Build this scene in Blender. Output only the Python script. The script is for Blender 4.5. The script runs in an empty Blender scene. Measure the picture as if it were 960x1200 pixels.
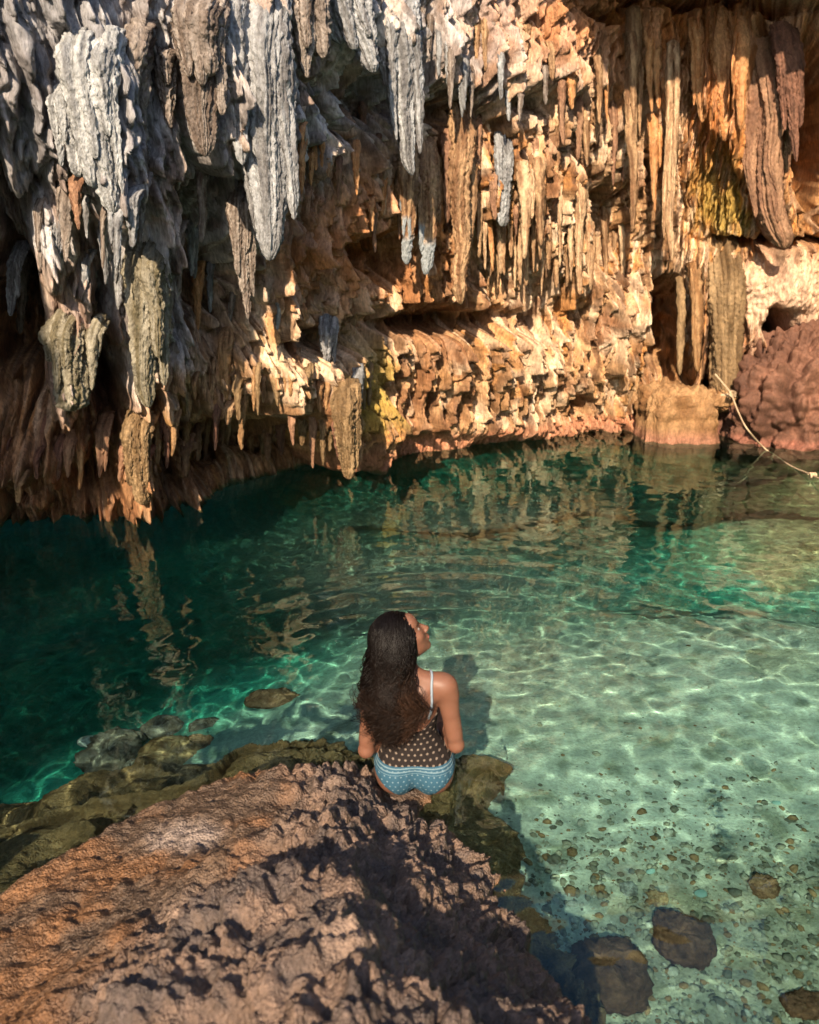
import bpy, math, random
import numpy as np
from mathutils import Vector
random.seed(7); RNG = np.random.default_rng(7)
scene = bpy.context.scene
COL = scene.collection
PITCH = math.radians(17.7); F = 942.0; CAM = np.array([0, 0, 2.2])
SUN = np.array([.17, .80, -.52]); SUN = SUN / np.linalg.norm(SUN)      # direction the light travels

# ------------------------------------------------------------------ helpers: projection
RIGHT = np.array([1., 0, 0]); UP = np.array([0, math.sin(PITCH), math.cos(PITCH)]); FWD = np.array([0, math.cos(PITCH), -math.sin(PITCH)])
def ray(px, py):
    return FWD + (px - 480) / F * RIGHT + (600 - py) / F * UP
def at_z(px, py, z):
    d = ray(px, py)
    if z >= 0: return CAM + d * ((z - CAM[2]) / d[2])
    p = CAM + d * (-CAM[2] / d[2]); d = d / np.linalg.norm(d)          # below the surface the line of sight is bent
    h = d * (1, 1, 0) / 1.36; h[2] = -math.sqrt(max(0, 1 - h[0] ** 2 - h[1] ** 2)); return p + h * (z / h[2])
def at_y(px, py, y):
    d = ray(px, py); return CAM + d * (y / d[1])
def proj(P):
    q = P - CAM; w = q @ FWD; w = np.where(w < .2, .2, w)
    return 480 + F * (q @ RIGHT) / w, 600 - F * (q @ UP) / w

# ------------------------------------------------------------------ helpers: noise
def _h(ix, iy, iz, seed):
    n = (ix.astype(np.uint32) * np.uint32(374761393) + iy.astype(np.uint32) * np.uint32(668265263)
         + iz.astype(np.uint32) * np.uint32(2147483647) + np.uint32(seed * 1274126177 & 0xffffffff))
    n = (n ^ (n >> np.uint32(13))) * np.uint32(1274126177)
    n = (n ^ (n >> np.uint32(16))) * np.uint32(2246822519)
    n ^= n >> np.uint32(15)
    return n
def h01(ix, iy, iz, seed):
    return _h(ix, iy, iz, seed).astype(np.float32) * np.float32(1 / 4294967295.)
def vnoise(x, y, z, seed=0):
    x = np.asarray(x, np.float32); y = np.asarray(y, np.float32) + 0 * x; z = np.asarray(z, np.float32) + 0 * x
    fx, fy, fz = np.floor(x), np.floor(y), np.floor(z)
    ix, iy, iz = fx.astype(np.int64), fy.astype(np.int64), fz.astype(np.int64)
    tx, ty, tz = x - fx, y - fy, z - fz
    tx = tx * tx * (3 - 2 * tx); ty = ty * ty * (3 - 2 * ty); tz = tz * tz * (3 - 2 * tz)
    r = 0
    for a in (0, 1):
        wa = tx if a else 1 - tx
        for b in (0, 1):
            wb = ty if b else 1 - ty
            for c in (0, 1):
                wc = tz if c else 1 - tz
                r = r + wa * wb * wc * h01(ix + a, iy + b, iz + c, seed)
    return r * 2 - 1
def fbm(x, y, z, oct=4, seed=0, gain=.5):
    r = 0; a = 1.; f = 1.; t = 0
    for i in range(oct):
        r = r + a * vnoise(x * f + 7.3 * i, y * f + 3.1 * i, z * f + 1.7 * i, seed + i); t += a; a *= gain; f *= 2.03
    return r / t
def worley(x, y, z, seed=0, jit=.9):
    x = np.asarray(x, np.float32); y = np.asarray(y, np.float32) + 0 * x; z = np.asarray(z, np.float32) + 0 * x
    ix, iy, iz = np.floor(x).astype(np.int64), np.floor(y).astype(np.int64), np.floor(z).astype(np.int64)
    best = np.full(x.shape, 9., np.float32)
    for a in (-1, 0, 1):
        for b in (-1, 0, 1):
            for c in (-1, 0, 1):
                n = _h(ix + a, iy + b, iz + c, seed)
                px = ix + a + .5 + jit * ((n & np.uint32(1023)).astype(np.float32) / 1023 - .5)
                py = iy + b + .5 + jit * (((n >> np.uint32(10)) & np.uint32(1023)).astype(np.float32) / 1023 - .5)
                pz = iz + c + .5 + jit * (((n >> np.uint32(20)) & np.uint32(1023)).astype(np.float32) / 1023 - .5)
                d = (px - x) ** 2 + (py - y) ** 2 + (pz - z) ** 2
                best = np.minimum(best, d)
    return np.sqrt(best)
def sstep(a, b, x):
    t = np.clip((x - a) / (b - a), 0, 1); return t * t * (3 - 2 * t)
def mixc(a, b, t):
    t = np.asarray(t)[..., None]; return np.asarray(a) * (1 - t) + np.asarray(b) * t
def drips(u, v, cw, ch, seed, pointy=.6, keep=.8):
    """hanging drip relief: each cell a vertical tongue, swelling downwards to an abrupt tip"""
    u = np.asarray(u, np.float32); v = np.asarray(v, np.float32)
    i0 = np.floor(u / cw).astype(np.int64); j0 = np.floor(v / ch).astype(np.int64)
    out = np.zeros(u.shape, np.float32); z0 = i0 * 0
    for a in (-1, 0, 1):
        for b in (-2, -1, 0):
            i, j = i0 + a, j0 + b
            r1, r2, r3, r4 = (h01(i, j, z0, seed + k) for k in range(4))
            c = (i + .5 + .8 * (r1 - .5)) * cw; tip = (j + .1 + .8 * r2) * ch; L = ch * (.7 + .9 * r3)
            dv = (v - tip) / L
            ok = (dv > 0) & (dv < 1) & (r4 < keep)
            dvc = np.clip(dv, 1e-4, 1)
            w = cw * (.22 + .26 * r3) * np.minimum(1, (dvc * 2.2) ** pointy)
            q = 1 - ((u - c) / w) ** 2
            hgt = np.sqrt(np.clip(q, 0, 1)) * (1 - dvc) ** .55 * np.minimum(1, dvc * 7 + .25) * (.5 + .6 * r1)
            out = np.maximum(out, np.where(ok, hgt, 0))
    return out

# ------------------------------------------------------------------ helpers: meshes and tags
def mesh_obj(name, verts, faces, mat=None, parent=None, smooth=True, color=None, link=True):
    verts = np.ascontiguousarray(verts, np.float32)
    me = bpy.data.meshes.new(name)
    if isinstance(faces, np.ndarray):
        n, k = faces.shape
        me.vertices.add(len(verts)); me.vertices.foreach_set('co', verts.ravel())
        me.loops.add(n * k); me.loops.foreach_set('vertex_index', np.ascontiguousarray(faces, np.int32).ravel())
        me.polygons.add(n); me.polygons.foreach_set('loop_start', np.arange(0, n * k, k, dtype=np.int32))
        me.update(calc_edges=True)
    else:
        me.from_pydata(verts.tolist(), [], faces); me.update()
    me.polygons.foreach_set('use_smooth', np.full(len(me.polygons), smooth))
    if color is not None:
        at = me.color_attributes.new('albedo', 'FLOAT_COLOR', 'POINT')
        c = np.ones((len(verts), 4), np.float32); c[:, :3] = np.clip(color, 0, 1); at.data.foreach_set('color', c.ravel())
    me.validate()
    if mat: me.materials.append(mat)
    o = bpy.data.objects.new(name, me); COL.objects.link(o)
    if parent: o.parent = parent
    return o
def tag(o, label=None, cat=None, group=None, kind=None):
    if label: o['label'] = label
    if cat: o['category'] = cat
    if group: o['group'] = group
    if kind: o['kind'] = kind
    return o
def empty(name, loc, label, cat, group=None):
    o = bpy.data.objects.new(name, None); COL.objects.link(o); o.location = loc; o.empty_display_size = .1
    return tag(o, label, cat, group)
def grid_faces(nu, nv, closed_u=False):
    i = np.arange(nu if closed_u else nu - 1); j = np.arange(nv - 1)
    I, J = np.meshgrid(i, j, indexing='ij'); I2 = (I + 1) % nu
    return np.stack([I * nv + J, I2 * nv + J, I2 * nv + J + 1, I * nv + J + 1], -1).reshape(-1, 4)
def normals_grid(P):
    du = np.gradient(P, axis=0); dv = np.gradient(P, axis=1)
    n = np.cross(du, dv); return n / (np.linalg.norm(n, axis=-1, keepdims=True) + 1e-9)
def tube(pts, rad, k=8, cap=True):
    pts = np.asarray(pts, float); n = len(pts); rad = np.broadcast_to(np.asarray(rad, float), (n,))
    T = np.gradient(pts, axis=0); T /= np.linalg.norm(T, axis=1, keepdims=True) + 1e-9
    up = np.array([0, 0, 1.]) if abs(T[0][2]) < .9 else np.array([1., 0, 0]); V = []
    for i in range(n):
        a = np.cross(T[i], up); a /= np.linalg.norm(a) + 1e-9; b = np.cross(T[i], a); up = -np.cross(T[i], a) * -1 if False else up
        for j in range(k):
            t = 2 * math.pi * j / k; V.append(pts[i] + rad[i] * (math.cos(t) * a + math.sin(t) * b))
    Fc = [(i * k + j, i * k + (j + 1) % k, (i + 1) * k + (j + 1) % k, (i + 1) * k + j) for i in range(n - 1) for j in range(k)]
    if cap: Fc += [tuple(range(k))[::-1], tuple(range((n - 1) * k, n * k))]
    return V, Fc
def merge(parts):
    V = []; Fc = []
    for v, f in parts:
        b = len(V); V += list(v); Fc += [tuple(x + b for x in q) for q in f]
    return np.array(V), Fc
def spline(pts, n):
    """Catmull-Rom through pts, resampled to n points of equal length"""
    p = np.asarray(pts, float); p = np.vstack([2 * p[0] - p[1], p, 2 * p[-1] - p[-2]]); out = []
    for i in range(1, len(p) - 2):
        t = np.linspace(0, 1, 24, endpoint=False)[:, None]
        a, b, c, d = p[i - 1], p[i], p[i + 1], p[i + 2]
        out.append(.5 * (2 * b + (c - a) * t + (2 * a - 5 * b + 4 * c - d) * t ** 2 + (3 * b - a - 3 * c + d) * t ** 3))
    out = np.vstack(out + [p[-2][None]])
    s = np.r_[0, np.cumsum(np.linalg.norm(np.diff(out, axis=0), axis=1))]
    q = np.linspace(0, s[-1], n)
    return np.stack([np.interp(q, s, out[:, k]) for k in range(out.shape[1])], 1), q

# ------------------------------------------------------------------ materials
def new_mat(name):
    m = bpy.data.materials.new(name); m.use_nodes = True
    return m, m.node_tree.nodes, m.node_tree.links, m.node_tree.nodes['Principled BSDF']
def rock_mat(name, rough=.85, scale=1., bump=.35, attr=True, color=(.3, .2, .12), var=.35, spec=.3, dist=.01, coat=0., stretch=1.):
    m, N, L, B = new_mat(name)
    tc = N.new('ShaderNodeNewGeometry')
    mp = N.new('ShaderNodeMapping'); L.new(tc.outputs['Position'], mp.inputs['Vector'])
    mp.inputs['Scale'].default_value = (1, 1, stretch)
    n1 = N.new('ShaderNodeTexNoise'); n1.inputs['Scale'].default_value = 34 * scale; n1.inputs['Detail'].default_value = 6; n1.inputs['Roughness'].default_value = .65
    n2 = N.new('ShaderNodeTexVoronoi'); n2.inputs['Scale'].default_value = 60 * scale; n2.feature = 'F1'
    n3 = N.new('ShaderNodeTexNoise'); n3.inputs['Scale'].default_value = 9 * scale; n3.inputs['Detail'].default_value = 5
    for n in (n1, n2, n3): L.new(mp.outputs['Vector'], n.inputs['Vector'])
    mr = N.new('ShaderNodeMapRange'); mr.inputs['From Min'].default_value = .3; mr.inputs['From Max'].default_value = .7
    mr.inputs['To Min'].default_value = 1 - var; mr.inputs['To Max'].default_value = 1 + var; L.new(n1.outputs['Fac'], mr.inputs['Value'])
    mr2 = N.new('ShaderNodeMapRange'); mr2.inputs['From Min'].default_value = .3; mr2.inputs['From Max'].default_value = .7
    mr2.inputs['To Min'].default_value = 1 - var * .6; mr2.inputs['To Max'].default_value = 1 + var * .6; L.new(n3.outputs['Fac'], mr2.inputs['Value'])
    mu = N.new('ShaderNodeMath'); mu.operation = 'MULTIPLY'; L.new(mr.outputs[0], mu.inputs[0]); L.new(mr2.outputs[0], mu.inputs[1])
    vm = N.new('ShaderNodeVectorMath'); vm.operation = 'SCALE'; L.new(mu.outputs[0], vm.inputs['Scale'])
    if attr:
        a = N.new('ShaderNodeVertexColor'); a.layer_name = 'albedo'; L.new(a.outputs['Color'], vm.inputs[0])
    else: vm.inputs[0].default_value = color
    L.new(vm.outputs[0], B.inputs['Base Color'])
    ad = N.new('ShaderNodeMath'); ad.operation = 'MULTIPLY_ADD'; ad.inputs[1].default_value = -.5
    L.new(n2.outputs['Distance'], ad.inputs[0]); L.new(n1.outputs['Fac'], ad.inputs[2])
    bp = N.new('ShaderNodeBump'); bp.inputs['Strength'].default_value = bump; bp.inputs['Distance'].default_value = dist
    L.new(ad.outputs[0], bp.inputs['Height']); L.new(bp.outputs[0], B.inputs['Normal'])
    rr = N.new('ShaderNodeMapRange'); rr.inputs['To Min'].default_value = rough - .2; rr.inputs['To Max'].default_value = min(1, rough + .1)
    L.new(n3.outputs['Fac'], rr.inputs['Value']); L.new(rr.outputs[0], B.inputs['Roughness'])
    B.inputs['Specular IOR Level'].default_value = spec
    return m
def plain(name, color, rough=.6, spec=.5, var=0., scale=40, bump=0., sss=0.):
    m, N, L, B = new_mat(name)
    B.inputs['Base Color'].default_value = (*color, 1); B.inputs['Roughness'].default_value = rough; B.inputs['Specular IOR Level'].default_value = spec
    n = N.new('ShaderNodeTexNoise'); n.inputs['Scale'].default_value = scale; n.inputs['Detail'].default_value = 4
    tc = N.new('ShaderNodeTexCoord'); L.new(tc.outputs['Object'], n.inputs['Vector'])
    if var:
        r = N.new('ShaderNodeMapRange'); r.inputs['To Min'].default_value = 1 - var; r.inputs['To Max'].default_value = 1 + var; L.new(n.outputs['Fac'], r.inputs['Value'])
        v = N.new('ShaderNodeVectorMath'); v.operation = 'SCALE'; v.inputs[0].default_value = color; L.new(r.outputs[0], v.inputs['Scale']); L.new(v.outputs[0], B.inputs['Base Color'])
    if bump:
        b = N.new('ShaderNodeBump'); b.inputs['Strength'].default_value = bump; b.inputs['Distance'].default_value = .002; L.new(n.outputs['Fac'], b.inputs['Height']); L.new(b.outputs[0], B.inputs['Normal'])
    if sss:
        B.inputs['Subsurface Weight'].default_value = sss; B.inputs['Subsurface Radius'].default_value = (.02, .008, .004); B.inputs['Subsurface Scale'].default_value = .5
    return m
M_wall = rock_mat('cave limestone', .8, 1., .9, var=.5, dist=.012, stretch=.45)
M_tite = rock_mat('dripstone', .8, 1.3, .9, var=.38, dist=.012, stretch=.6)
M_ledge = rock_mat('karst rock', .55, 1.8, 1.0, var=.42, spec=.5, dist=.013)
M_bed = rock_mat('lakebed sand', .9, 1.2, .5, var=.28, spec=.1, dist=.02)
M_shell = rock_mat('added unseen shell rock', .9, .4, .5, attr=False, color=(.22, .13, .07))

# ------------------------------------------------------------------ the cave wall
WL = [(-520, 700), (-330, 650), (-150, 622), (0, 608), (100, 602), (200, 590), (300, 572), (380, 553), (440, 537), (520, 524), (600, 512), (680, 503), (740, 499), (800, 500), (870, 504), (960, 505), (1100, 506), (1300, 512), (1550, 535)]
plan, S = spline([at_z(px, py, 0)[:2] for px, py in WL], 1700)
ppx = proj(np.c_[plan, np.zeros(1700)])[0]; dens = np.where((ppx > -60) & (ppx < 1030) & (plan[:, 1] > 3), 1., .12); cd = np.cumsum(dens); ii_ = np.interp(np.linspace(cd[0], cd[-1], 1700), cd, np.arange(1700)); plan = np.stack([np.interp(ii_, np.arange(1700), plan[:, k]) for k in (0, 1)], 1); S = np.interp(ii_, np.arange(1700), S)
tan = np.gradient(plan, axis=0); tan /= np.linalg.norm(tan, axis=1, keepdims=True)
k_ = np.ones(161) / 161
tan = np.stack([np.convolve(np.pad(tan[:, i], 80, mode='edge'), k_, 'valid') for i in (0, 1)], 1); tan /= np.linalg.norm(tan, axis=1, keepdims=True)
NRM = np.stack([tan[:, 1], -tan[:, 0]], 1)                          # horizontal, out of the wall towards the water
prof, T = spline([(-2.6, -2.2), (-1.5, -1.1), (-.5, -.35), (0, 0), (.08, .5), (.18, 1.0), (.45, 1.7), (.85, 2.4), (1.32, 3.1), (1.72, 3.75), (1.86, 4.3), (1.86, 4.9), (1.8, 5.8)], 900)
T = T - np.interp(0, prof[:, 1], T)                                 # T = 0 at the water line
lat = np.interp(proj(np.c_[plan, np.zeros(1700)])[0], [-400, 0, 250, 420, 620, 800, 1100], [1.25, 1.1, .75, .35, .28, .4, .6])
o_ = np.where(prof[:, 0][None] > 0, prof[:, 0][None] * lat[:, None], prof[:, 0][None])
base = np.zeros((1700, 900, 3)); base[..., 0] = plan[:, None, 0] + NRM[:, None, 0] * o_; base[..., 1] = plan[:, None, 1] + NRM[:, None, 1] * o_; base[..., 2] = prof[None, :, 1]
NB = normals_grid(base)
if NB[800, 400, 1] > 0: NB = -NB
NB[..., 2] *= .6; NB /= np.linalg.norm(NB, axis=-1, keepdims=True)
PX, PY = proj(base)
U = np.broadcast_to(S[:, None], PX.shape); V = np.broadcast_to(T[None], PX.shape)
SPL = [  # px, py, rx, ry, metres in (-) or out (+)
    (22, 400, 36, 95, -1.0), (128, 430, 17, 42, -.55), (20, 200, 30, 110, -.45), (290, 540, 115, 50, -.65), (215, 300, 34, 70, -.35), (400, 105, 48, 50, -.6), (250, 345, 22, 50, -.5),
    (520, 376, 95, 17, -.38), (715, 275, 26, 60, -1.0), (778, 400, 25, 62, -1.5), (828, 488, 13, 34, -1.0), (665, 466, 12, 10, -.5), (902, 165, 15, 120, -1.2), (953, 150, 20, 110, -1.2),
    (905, 286, 75, 7, -.6), (906, 378, 15, 16, -.9), (700, 30, 30, 14, -.35), (435, 300, 40, 28, -.35), (618, 122, 40, 14, -.3), (350, 395, 50, 18, -.3), (560, 290, 30, 50, -.2), (830, 8, 120, 9, -.4),
    (110, 545, 26, 30, -.5), (240, 120, 9, 90, -.4), (680, 210, 14, 40, -.3), (740, 150, 12, 60, -.2), (500, 130, 45, 12, -.25), (40, 560, 30, 14, -.3),
    (300, 60, 60, 120, .25), (110, 130, 60, 120, .3), (320, 430, 90, 36, .3), (600, 425, 130, 46, .25), (650, 240, 110, 70, .2), (850, 100, 45, 80, .35), (70, 540, 80, 34, .35),
    (160, 550, 34, 60, .35), (915, 335, 60, 34, .25), (405, 500, 26, 36, .35), (560, 497, 190, 14, .12), (920, 460, 55, 50, .2), (600, 60, 120, 70, .15),
]
D = np.zeros(PX.shape, np.float32)
wx = 9 * fbm(U * 3.2, V * 3.2, 0, 3, 91); wy = 14 * fbm(U * 3.2, V * 3.2, 5, 3, 92)
for (cx, cy, rx, ry, a) in SPL:
    r2 = ((PX + wx - cx) / rx) ** 2 + ((PY + wy - cy) / ry) ** 2
    D += (a * 1.5 if a < 0 else a) * np.exp(-np.minimum(r2, 12) ** 1.6)
def wd(cx, tip, ln, w, amp):
    """one authored drapery tongue on the wall, ends with an undercut tip"""
    dv = (tip - (PY + wy * .4)) / ln; ok = (dv > 0) & (dv < 1.3); q = np.clip(dv, 1e-4, 1.3)
    ww = w * np.minimum(1, (q * 2.5) ** .5); x = 1 - ((PX + wx * .6 - cx) / ww) ** 2
    return np.where(ok, amp * np.sqrt(np.clip(x, 0, 1)) * np.minimum(1, q * 9 + .3) * np.clip(1.3 - q, 0, 1), 0)
for a in [(78, 482, 190, 30, .6), (150, 470, 170, 26, .5), (182, 482, 190, 20, .45), (112, 250, 200, 34, .55), (85, 208, 150, 22, .4), (225, 190, 190, 36, .5), (165, 330, 200, 30, .35), (20, 230, 200, 28, .35),
          (60, 330, 160, 26, .3), (375, 150, 160, 28, .35), (430, 88, 120, 20, .3), (235, 480, 90, 18, .3), (340, 500, 70, 20, .35), (262, 455, 100, 22, .3), (385, 550, 80, 12, .4), (412, 556, 90, 16, .45),
          (300, 470, 120, 26, .3), (700, 440, 130, 16, .35), (735, 430, 200, 16, .3), (815, 460, 200, 18, .35), (655, 330, 130, 14, .3), (765, 250, 200, 16, .3), (835, 165, 150, 18, .3), (870, 210, 190, 18, .35),
          (155, 585, 110, 22, .4), (95, 545, 70, 16, .3), (220, 590, 60, 10, .3), (10, 600, 120, 20, .3), (55, 590, 90, 20, .25), (640, 160, 140, 22, .2), (560, 130, 130, 24, .2), (500, 110, 120, 16, .25)]:
    w_ = wd(*a); D = np.where(w_ > .01, np.maximum(D, D * .5 + w_), D)
left = 1 - sstep(300, 480, PX); low = sstep(430, 500, PY)
smooth = np.exp(-(((PX - 920) / 75) ** 2 + ((PY - 335) / 45) ** 2) ** 2) * .85
und = sstep(495, 512, PY) * sstep(420, 470, PX) * .7
amt = (1 - smooth) * (1 - und)
u2 = U + .05 * fbm(V * 2.2, U * 1.3, 3, 3, 12) + .02 * vnoise(V * 9, U * 7, 1, 14)
v2 = V + .18 * fbm(U * 1.7, V * 1.1, 9, 3, 13)
D += amt * .19 * drips(u2, v2, .26, 1.15, 21)
D += amt * .26 * drips(u2 + .1, v2, .11, .5, 31)
D += amt * .13 * drips(u2, v2 + .2, .055, .25, 41)
D += amt * .055 * drips(u2, v2, .032, .12, 51, keep=.75)
D += .16 * fbm(U * .9, V * .8, 2, 3, 61) + .05 * fbm(U * 4, V * 2.6, 2, 4, 62) * (1 - .4 * smooth)
kn = sstep(.25, .75, .5 + .9 * fbm(U * 1.1, V * 1.1, 8, 3, 71) + .35 * low)
kn = .35 + .65 * kn
D += kn * .055 * (.8 - worley(U * 13, V * 5.5, 0, 72)) + .03 * (.8 - worley(U * 32, V * 14, 0, 73)) + .016 * fbm(U * 45, V * 22, 0, 2, 74)
D = D * sstep(-.45, -.02, base[..., 2])
pos = base + NB * D[..., None]
# colours of the stone, plus painted water darkening below the surface
nA = fbm(U * .8, V * .6, 1, 4, 81); nB = fbm(U * 3, V * 1.4, 4, 4, 82); nC = fbm(U * 12, V * 3.5, 6, 3, 83)
tan_c = (.50, .30, .155); och = (.42, .19, .06); brn = (.20, .085, .035); pale = (.62, .47, .33); grey = (.40, .40, .41); olive = (.30, .21, .045); pink = (.42, .18, .10)
nD = fbm(U * 26, V * 9, 6, 3, 84)
C = mixc(tan_c, och, sstep(-.15, .35, nB)); C = mixc(C, (.16, .075, .035), sstep(.02, .4, nD + .4 * nC) * .75); 
st1 = drips(u2 + 3.3, v2 + 1.1, .07, .42, 131, keep=.6); st2 = drips(u2 + 7.7, v2 + 2.1, .05, .3, 141, keep=.55); st3 = drips(u2 + 1.7, v2 + 5.1, .16, .8, 151, keep=.5)
C = mixc(C, pale, np.clip(sstep(.0, .4, nA + .5 * nC) * .6 + sstep(.1, .5, st1) * .6, 0, .9)); C = mixc(C, (.11, .05, .025), sstep(.1, .45, st2) * .75); C = mixc(C, (.20, .10, .04), sstep(.1, .5, st3) * .6); C = mixc(C, brn, sstep(.08, .4, -nB * .8 - nA * .5) * .75)
def blobm(cx, cy, rx, ry, n=.25): return np.exp(-np.minimum(((PX - cx) / rx) ** 2 + ((PY - cy) / ry) ** 2, 9) ** 1.5 + n * nB * 4 * .5)
g = np.clip((1 - sstep(330, 640, PX + .9 * PY * .6 + 60 * nB)) * (1 - sstep(250, 420, PY)) + .7 * np.clip(blobm(560, 40, 140, 90), 0, 1) + .6 * np.clip(blobm(120, 390, 95, 70), 0, 1), 0, 1)
g = g * (.55 + .6 * sstep(-.3, .4, nC))
C = mixc(C, mixc(grey, (.15, .13, .12), np.clip(sstep(.1, .4, st2) * .8 + sstep(.1, .5, st3) * .5, 0, .85)), np.clip(g, 0, .85)); C = mixc(C, (.17, .17, .18), np.clip(1.2 * blobm(20, 60, 170, 130) * (.6 - nB), 0, .75))
C = mixc(C, olive, np.clip(.9 * sstep(.0, .4, nB + nA * .5) * (np.clip(blobm(330, 450, 130, 60), 0, 1) + np.clip(blobm(860, 230, 50, 50), 0, 1) + np.clip(blobm(790, 470, 60, 40), 0, 1) + .8 * np.clip(blobm(70, 430, 60, 60), 0, 1) + .6 * np.clip(blobm(180, 520, 50, 60), 0, 1)), 0, .85))
C = mixc(C, (.46, .17, .045), np.clip(.8 * blobm(390, 280, 90, 80) + .7 * blobm(690, 30, 150, 70) + .5 * blobm(880, 90, 110, 110), 0, .85))
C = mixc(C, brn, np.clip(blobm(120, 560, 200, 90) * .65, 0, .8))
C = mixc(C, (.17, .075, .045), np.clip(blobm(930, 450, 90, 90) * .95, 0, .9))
C = mixc(C, (.60, .40, .28), np.clip(smooth * .9, 0, 1))
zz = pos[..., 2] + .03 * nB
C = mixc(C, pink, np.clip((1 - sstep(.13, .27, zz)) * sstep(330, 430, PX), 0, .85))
C = mixc(C, (.02, .075, .05), 1 - sstep(-.25, -.02, zz))  # submerged wall painted dark emerald, for light lost in the water
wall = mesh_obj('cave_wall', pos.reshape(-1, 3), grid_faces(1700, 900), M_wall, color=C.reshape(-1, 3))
tag(wall, kind='structure')
Cc_ = None; wp = pos[::4, ::4].reshape(-1, 3); wp = wp[(wp - CAM) @ FWD > 2]; wpx, wpy = proj(wp); ok = (np.abs(wpx - 480) < 600) & (wpy > -80) & (wpy < 700); wp, wpx, wpy = wp[ok], wpx[ok], wpy[ok]
def wall_pt(px, py, r=5):
    d = (wpx - px) ** 2 + (wpy - py) ** 2; i = np.argpartition(d, 5)[:6]; j = i[np.argmin(wp[i, 1])]; return wp[j]
del st1, st2, st3, nD, PX, PY, wx, wy, base, NB, D, C, nA, nB, nC, g, u2, v2, kn, amt, und, low, left, smooth, zz

# ------------------------------------------------------------------ unseen roof and back wall, added to block sky and shape the sun
gx, gy = np.meshgrid(np.linspace(-16, 18, 170), np.linspace(-18, 16, 170), indexing='ij')
gz = 5.3 + .5 * fbm(gx * .4, gy * .4, 0, 4, 5) + .12 * fbm(gx * 2, gy * 2, 0, 3, 6)
rf = grid_faces(170, 170); fx = gx.ravel()[rf].mean(1); fy = gy.ravel()[rf].mean(1); nn = fbm(fx * .7, fy * .7, 0, 4, 9)
OPEN = (fx > -4.1 + .6 * nn - 2.2 * sstep(-1.0, -4.5, fy)) & (fx < 4.5 + .8 * nn) & (fy > -12 + nn) & (fy < 7.8 + .6 * nn)  # opening cut so the sun lands on chosen parts of the scene
rv = np.stack([gx, gy, gz], -1).reshape(-1, 3)
roof = mesh_obj('shade_roof', rv, rf[~OPEN], M_shell); sm = roof.modifiers.new('t', 'SOLIDIFY'); sm.thickness = .35; sm.offset = 1
tag(roof, kind='structure')
th = np.linspace(math.radians(-212), math.radians(32), 220); zz = np.linspace(-3, 5.0, 60); TH, ZZ = np.meshgrid(th, zz, indexing='ij')
R = 15 + 1.2 * fbm(TH * 4, ZZ * .4, 0, 4, 17) + .3 * fbm(TH * 20, ZZ * 2, 0, 3, 18)
sv = np.stack([1 + R * np.cos(TH), 2 + R * np.sin(TH), ZZ], -1)
tag(mesh_obj('sky_block_wall', sv.reshape(-1, 3), grid_faces(220, 60), M_shell), kind='structure')

# ------------------------------------------------------------------ lake bed
def field(ctrl, X, Y, h=.55):
    """smooth heights through control points (x, y, z), softened inverse distance"""
    num = 0; den = 0
    for (cx, cy, cz) in ctrl:
        d2 = (X - cx) ** 2 + (Y - cy) ** 2; w = np.exp(-d2 / (2 * (h * .6) ** 2)) + .004 * np.exp(-d2 / (2 * (h * 1.8) ** 2)) + 1e-7 / (d2 + .1); num = num + w * cz; den = den + w
    return num / den
bed_c = []
for (px, py, z) in [(0, 640, -3), (200, 640, -3), (350, 600, -2.6), (0, 760, -3.2), (150, 760, -3), (300, 740, -2.6), (0, 900, -2.6), (80, 860, -2.4), (200, 840, -2.2), (300, 790, -2.2), (400, 740, -2.1), (470, 690, -1.9),
                    (400, 795, -1.0), (330, 825, -1.4), (250, 862, -1.5), (180, 895, -1.5), (120, 935, -1.3), (430, 815, -.62), (350, 850, -.72), (280, 885, -.7), (200, 915, -.75), (470, 800, -.6), (380, 870, -.5), (280, 910, -.5), (30, 1000, -1.6), (0, 950, -2.2), (60, 1050, -.8), (460, 765, -1.3),
                    (560, 620, -3.0), (650, 580, -3.0), (560, 705, -1.5), (540, 775, -1.1), (600, 800, -.6), (600, 870, -.5), (660, 930, -.45), (700, 770, -.95), (700, 700, -1.4), (680, 650, -2.0), (800, 610, -2.6), (790, 690, -1.5), (780, 560, -3.0),
                    (930, 640, -.75), (900, 700, -1.0), (960, 590, -1.3), (850, 780, -.6), (950, 780, -.5), (900, 880, -.55), (800, 900, -.6), (750, 1000, -.6), (900, 1000, -.65), (650, 1030, -.6), (750, 1100, -.55), (900, 1120, -.6), (850, 1200, -.5), (960, 1200, -.5), (1200, 900, -.6), (1200, 700, -.8), (1200, 1100, -.5), (520, 540, -2.0)]:
    bed_c.append(at_z(px, py, z))
bed_c += [(-6, 2, -3), (-6, -4, -3), (0, -5, -1), (6, -4, -.5), (8, 3, -.6), (-8, 8, -3), (0, 12, -2.4), (8, 12, -2)]
nx, ny = 620, 620
X, Y = np.meshgrid(np.linspace(-8, 9, nx), np.linspace(-5, 12.5, ny), indexing='ij')
Z = field(bed_c, X, Y, 1.0) + .05 * fbm(X * 1.3, Y * 1.3, 0, 4, 101) + .012 * (.7 - worley(X * 9, Y * 9, 0, 103)) + .012 * fbm(X * 8, Y * 8, 0, 3, 102)
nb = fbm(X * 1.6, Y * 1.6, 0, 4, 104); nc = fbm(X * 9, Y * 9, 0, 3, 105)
Cb = mixc((.62, .66, .58), (.40, .44, .37), sstep(-.3, .4, nb)); Cb = mixc(Cb, (.22, .22, .16), sstep(.1, .5, nc) * .6)
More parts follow.
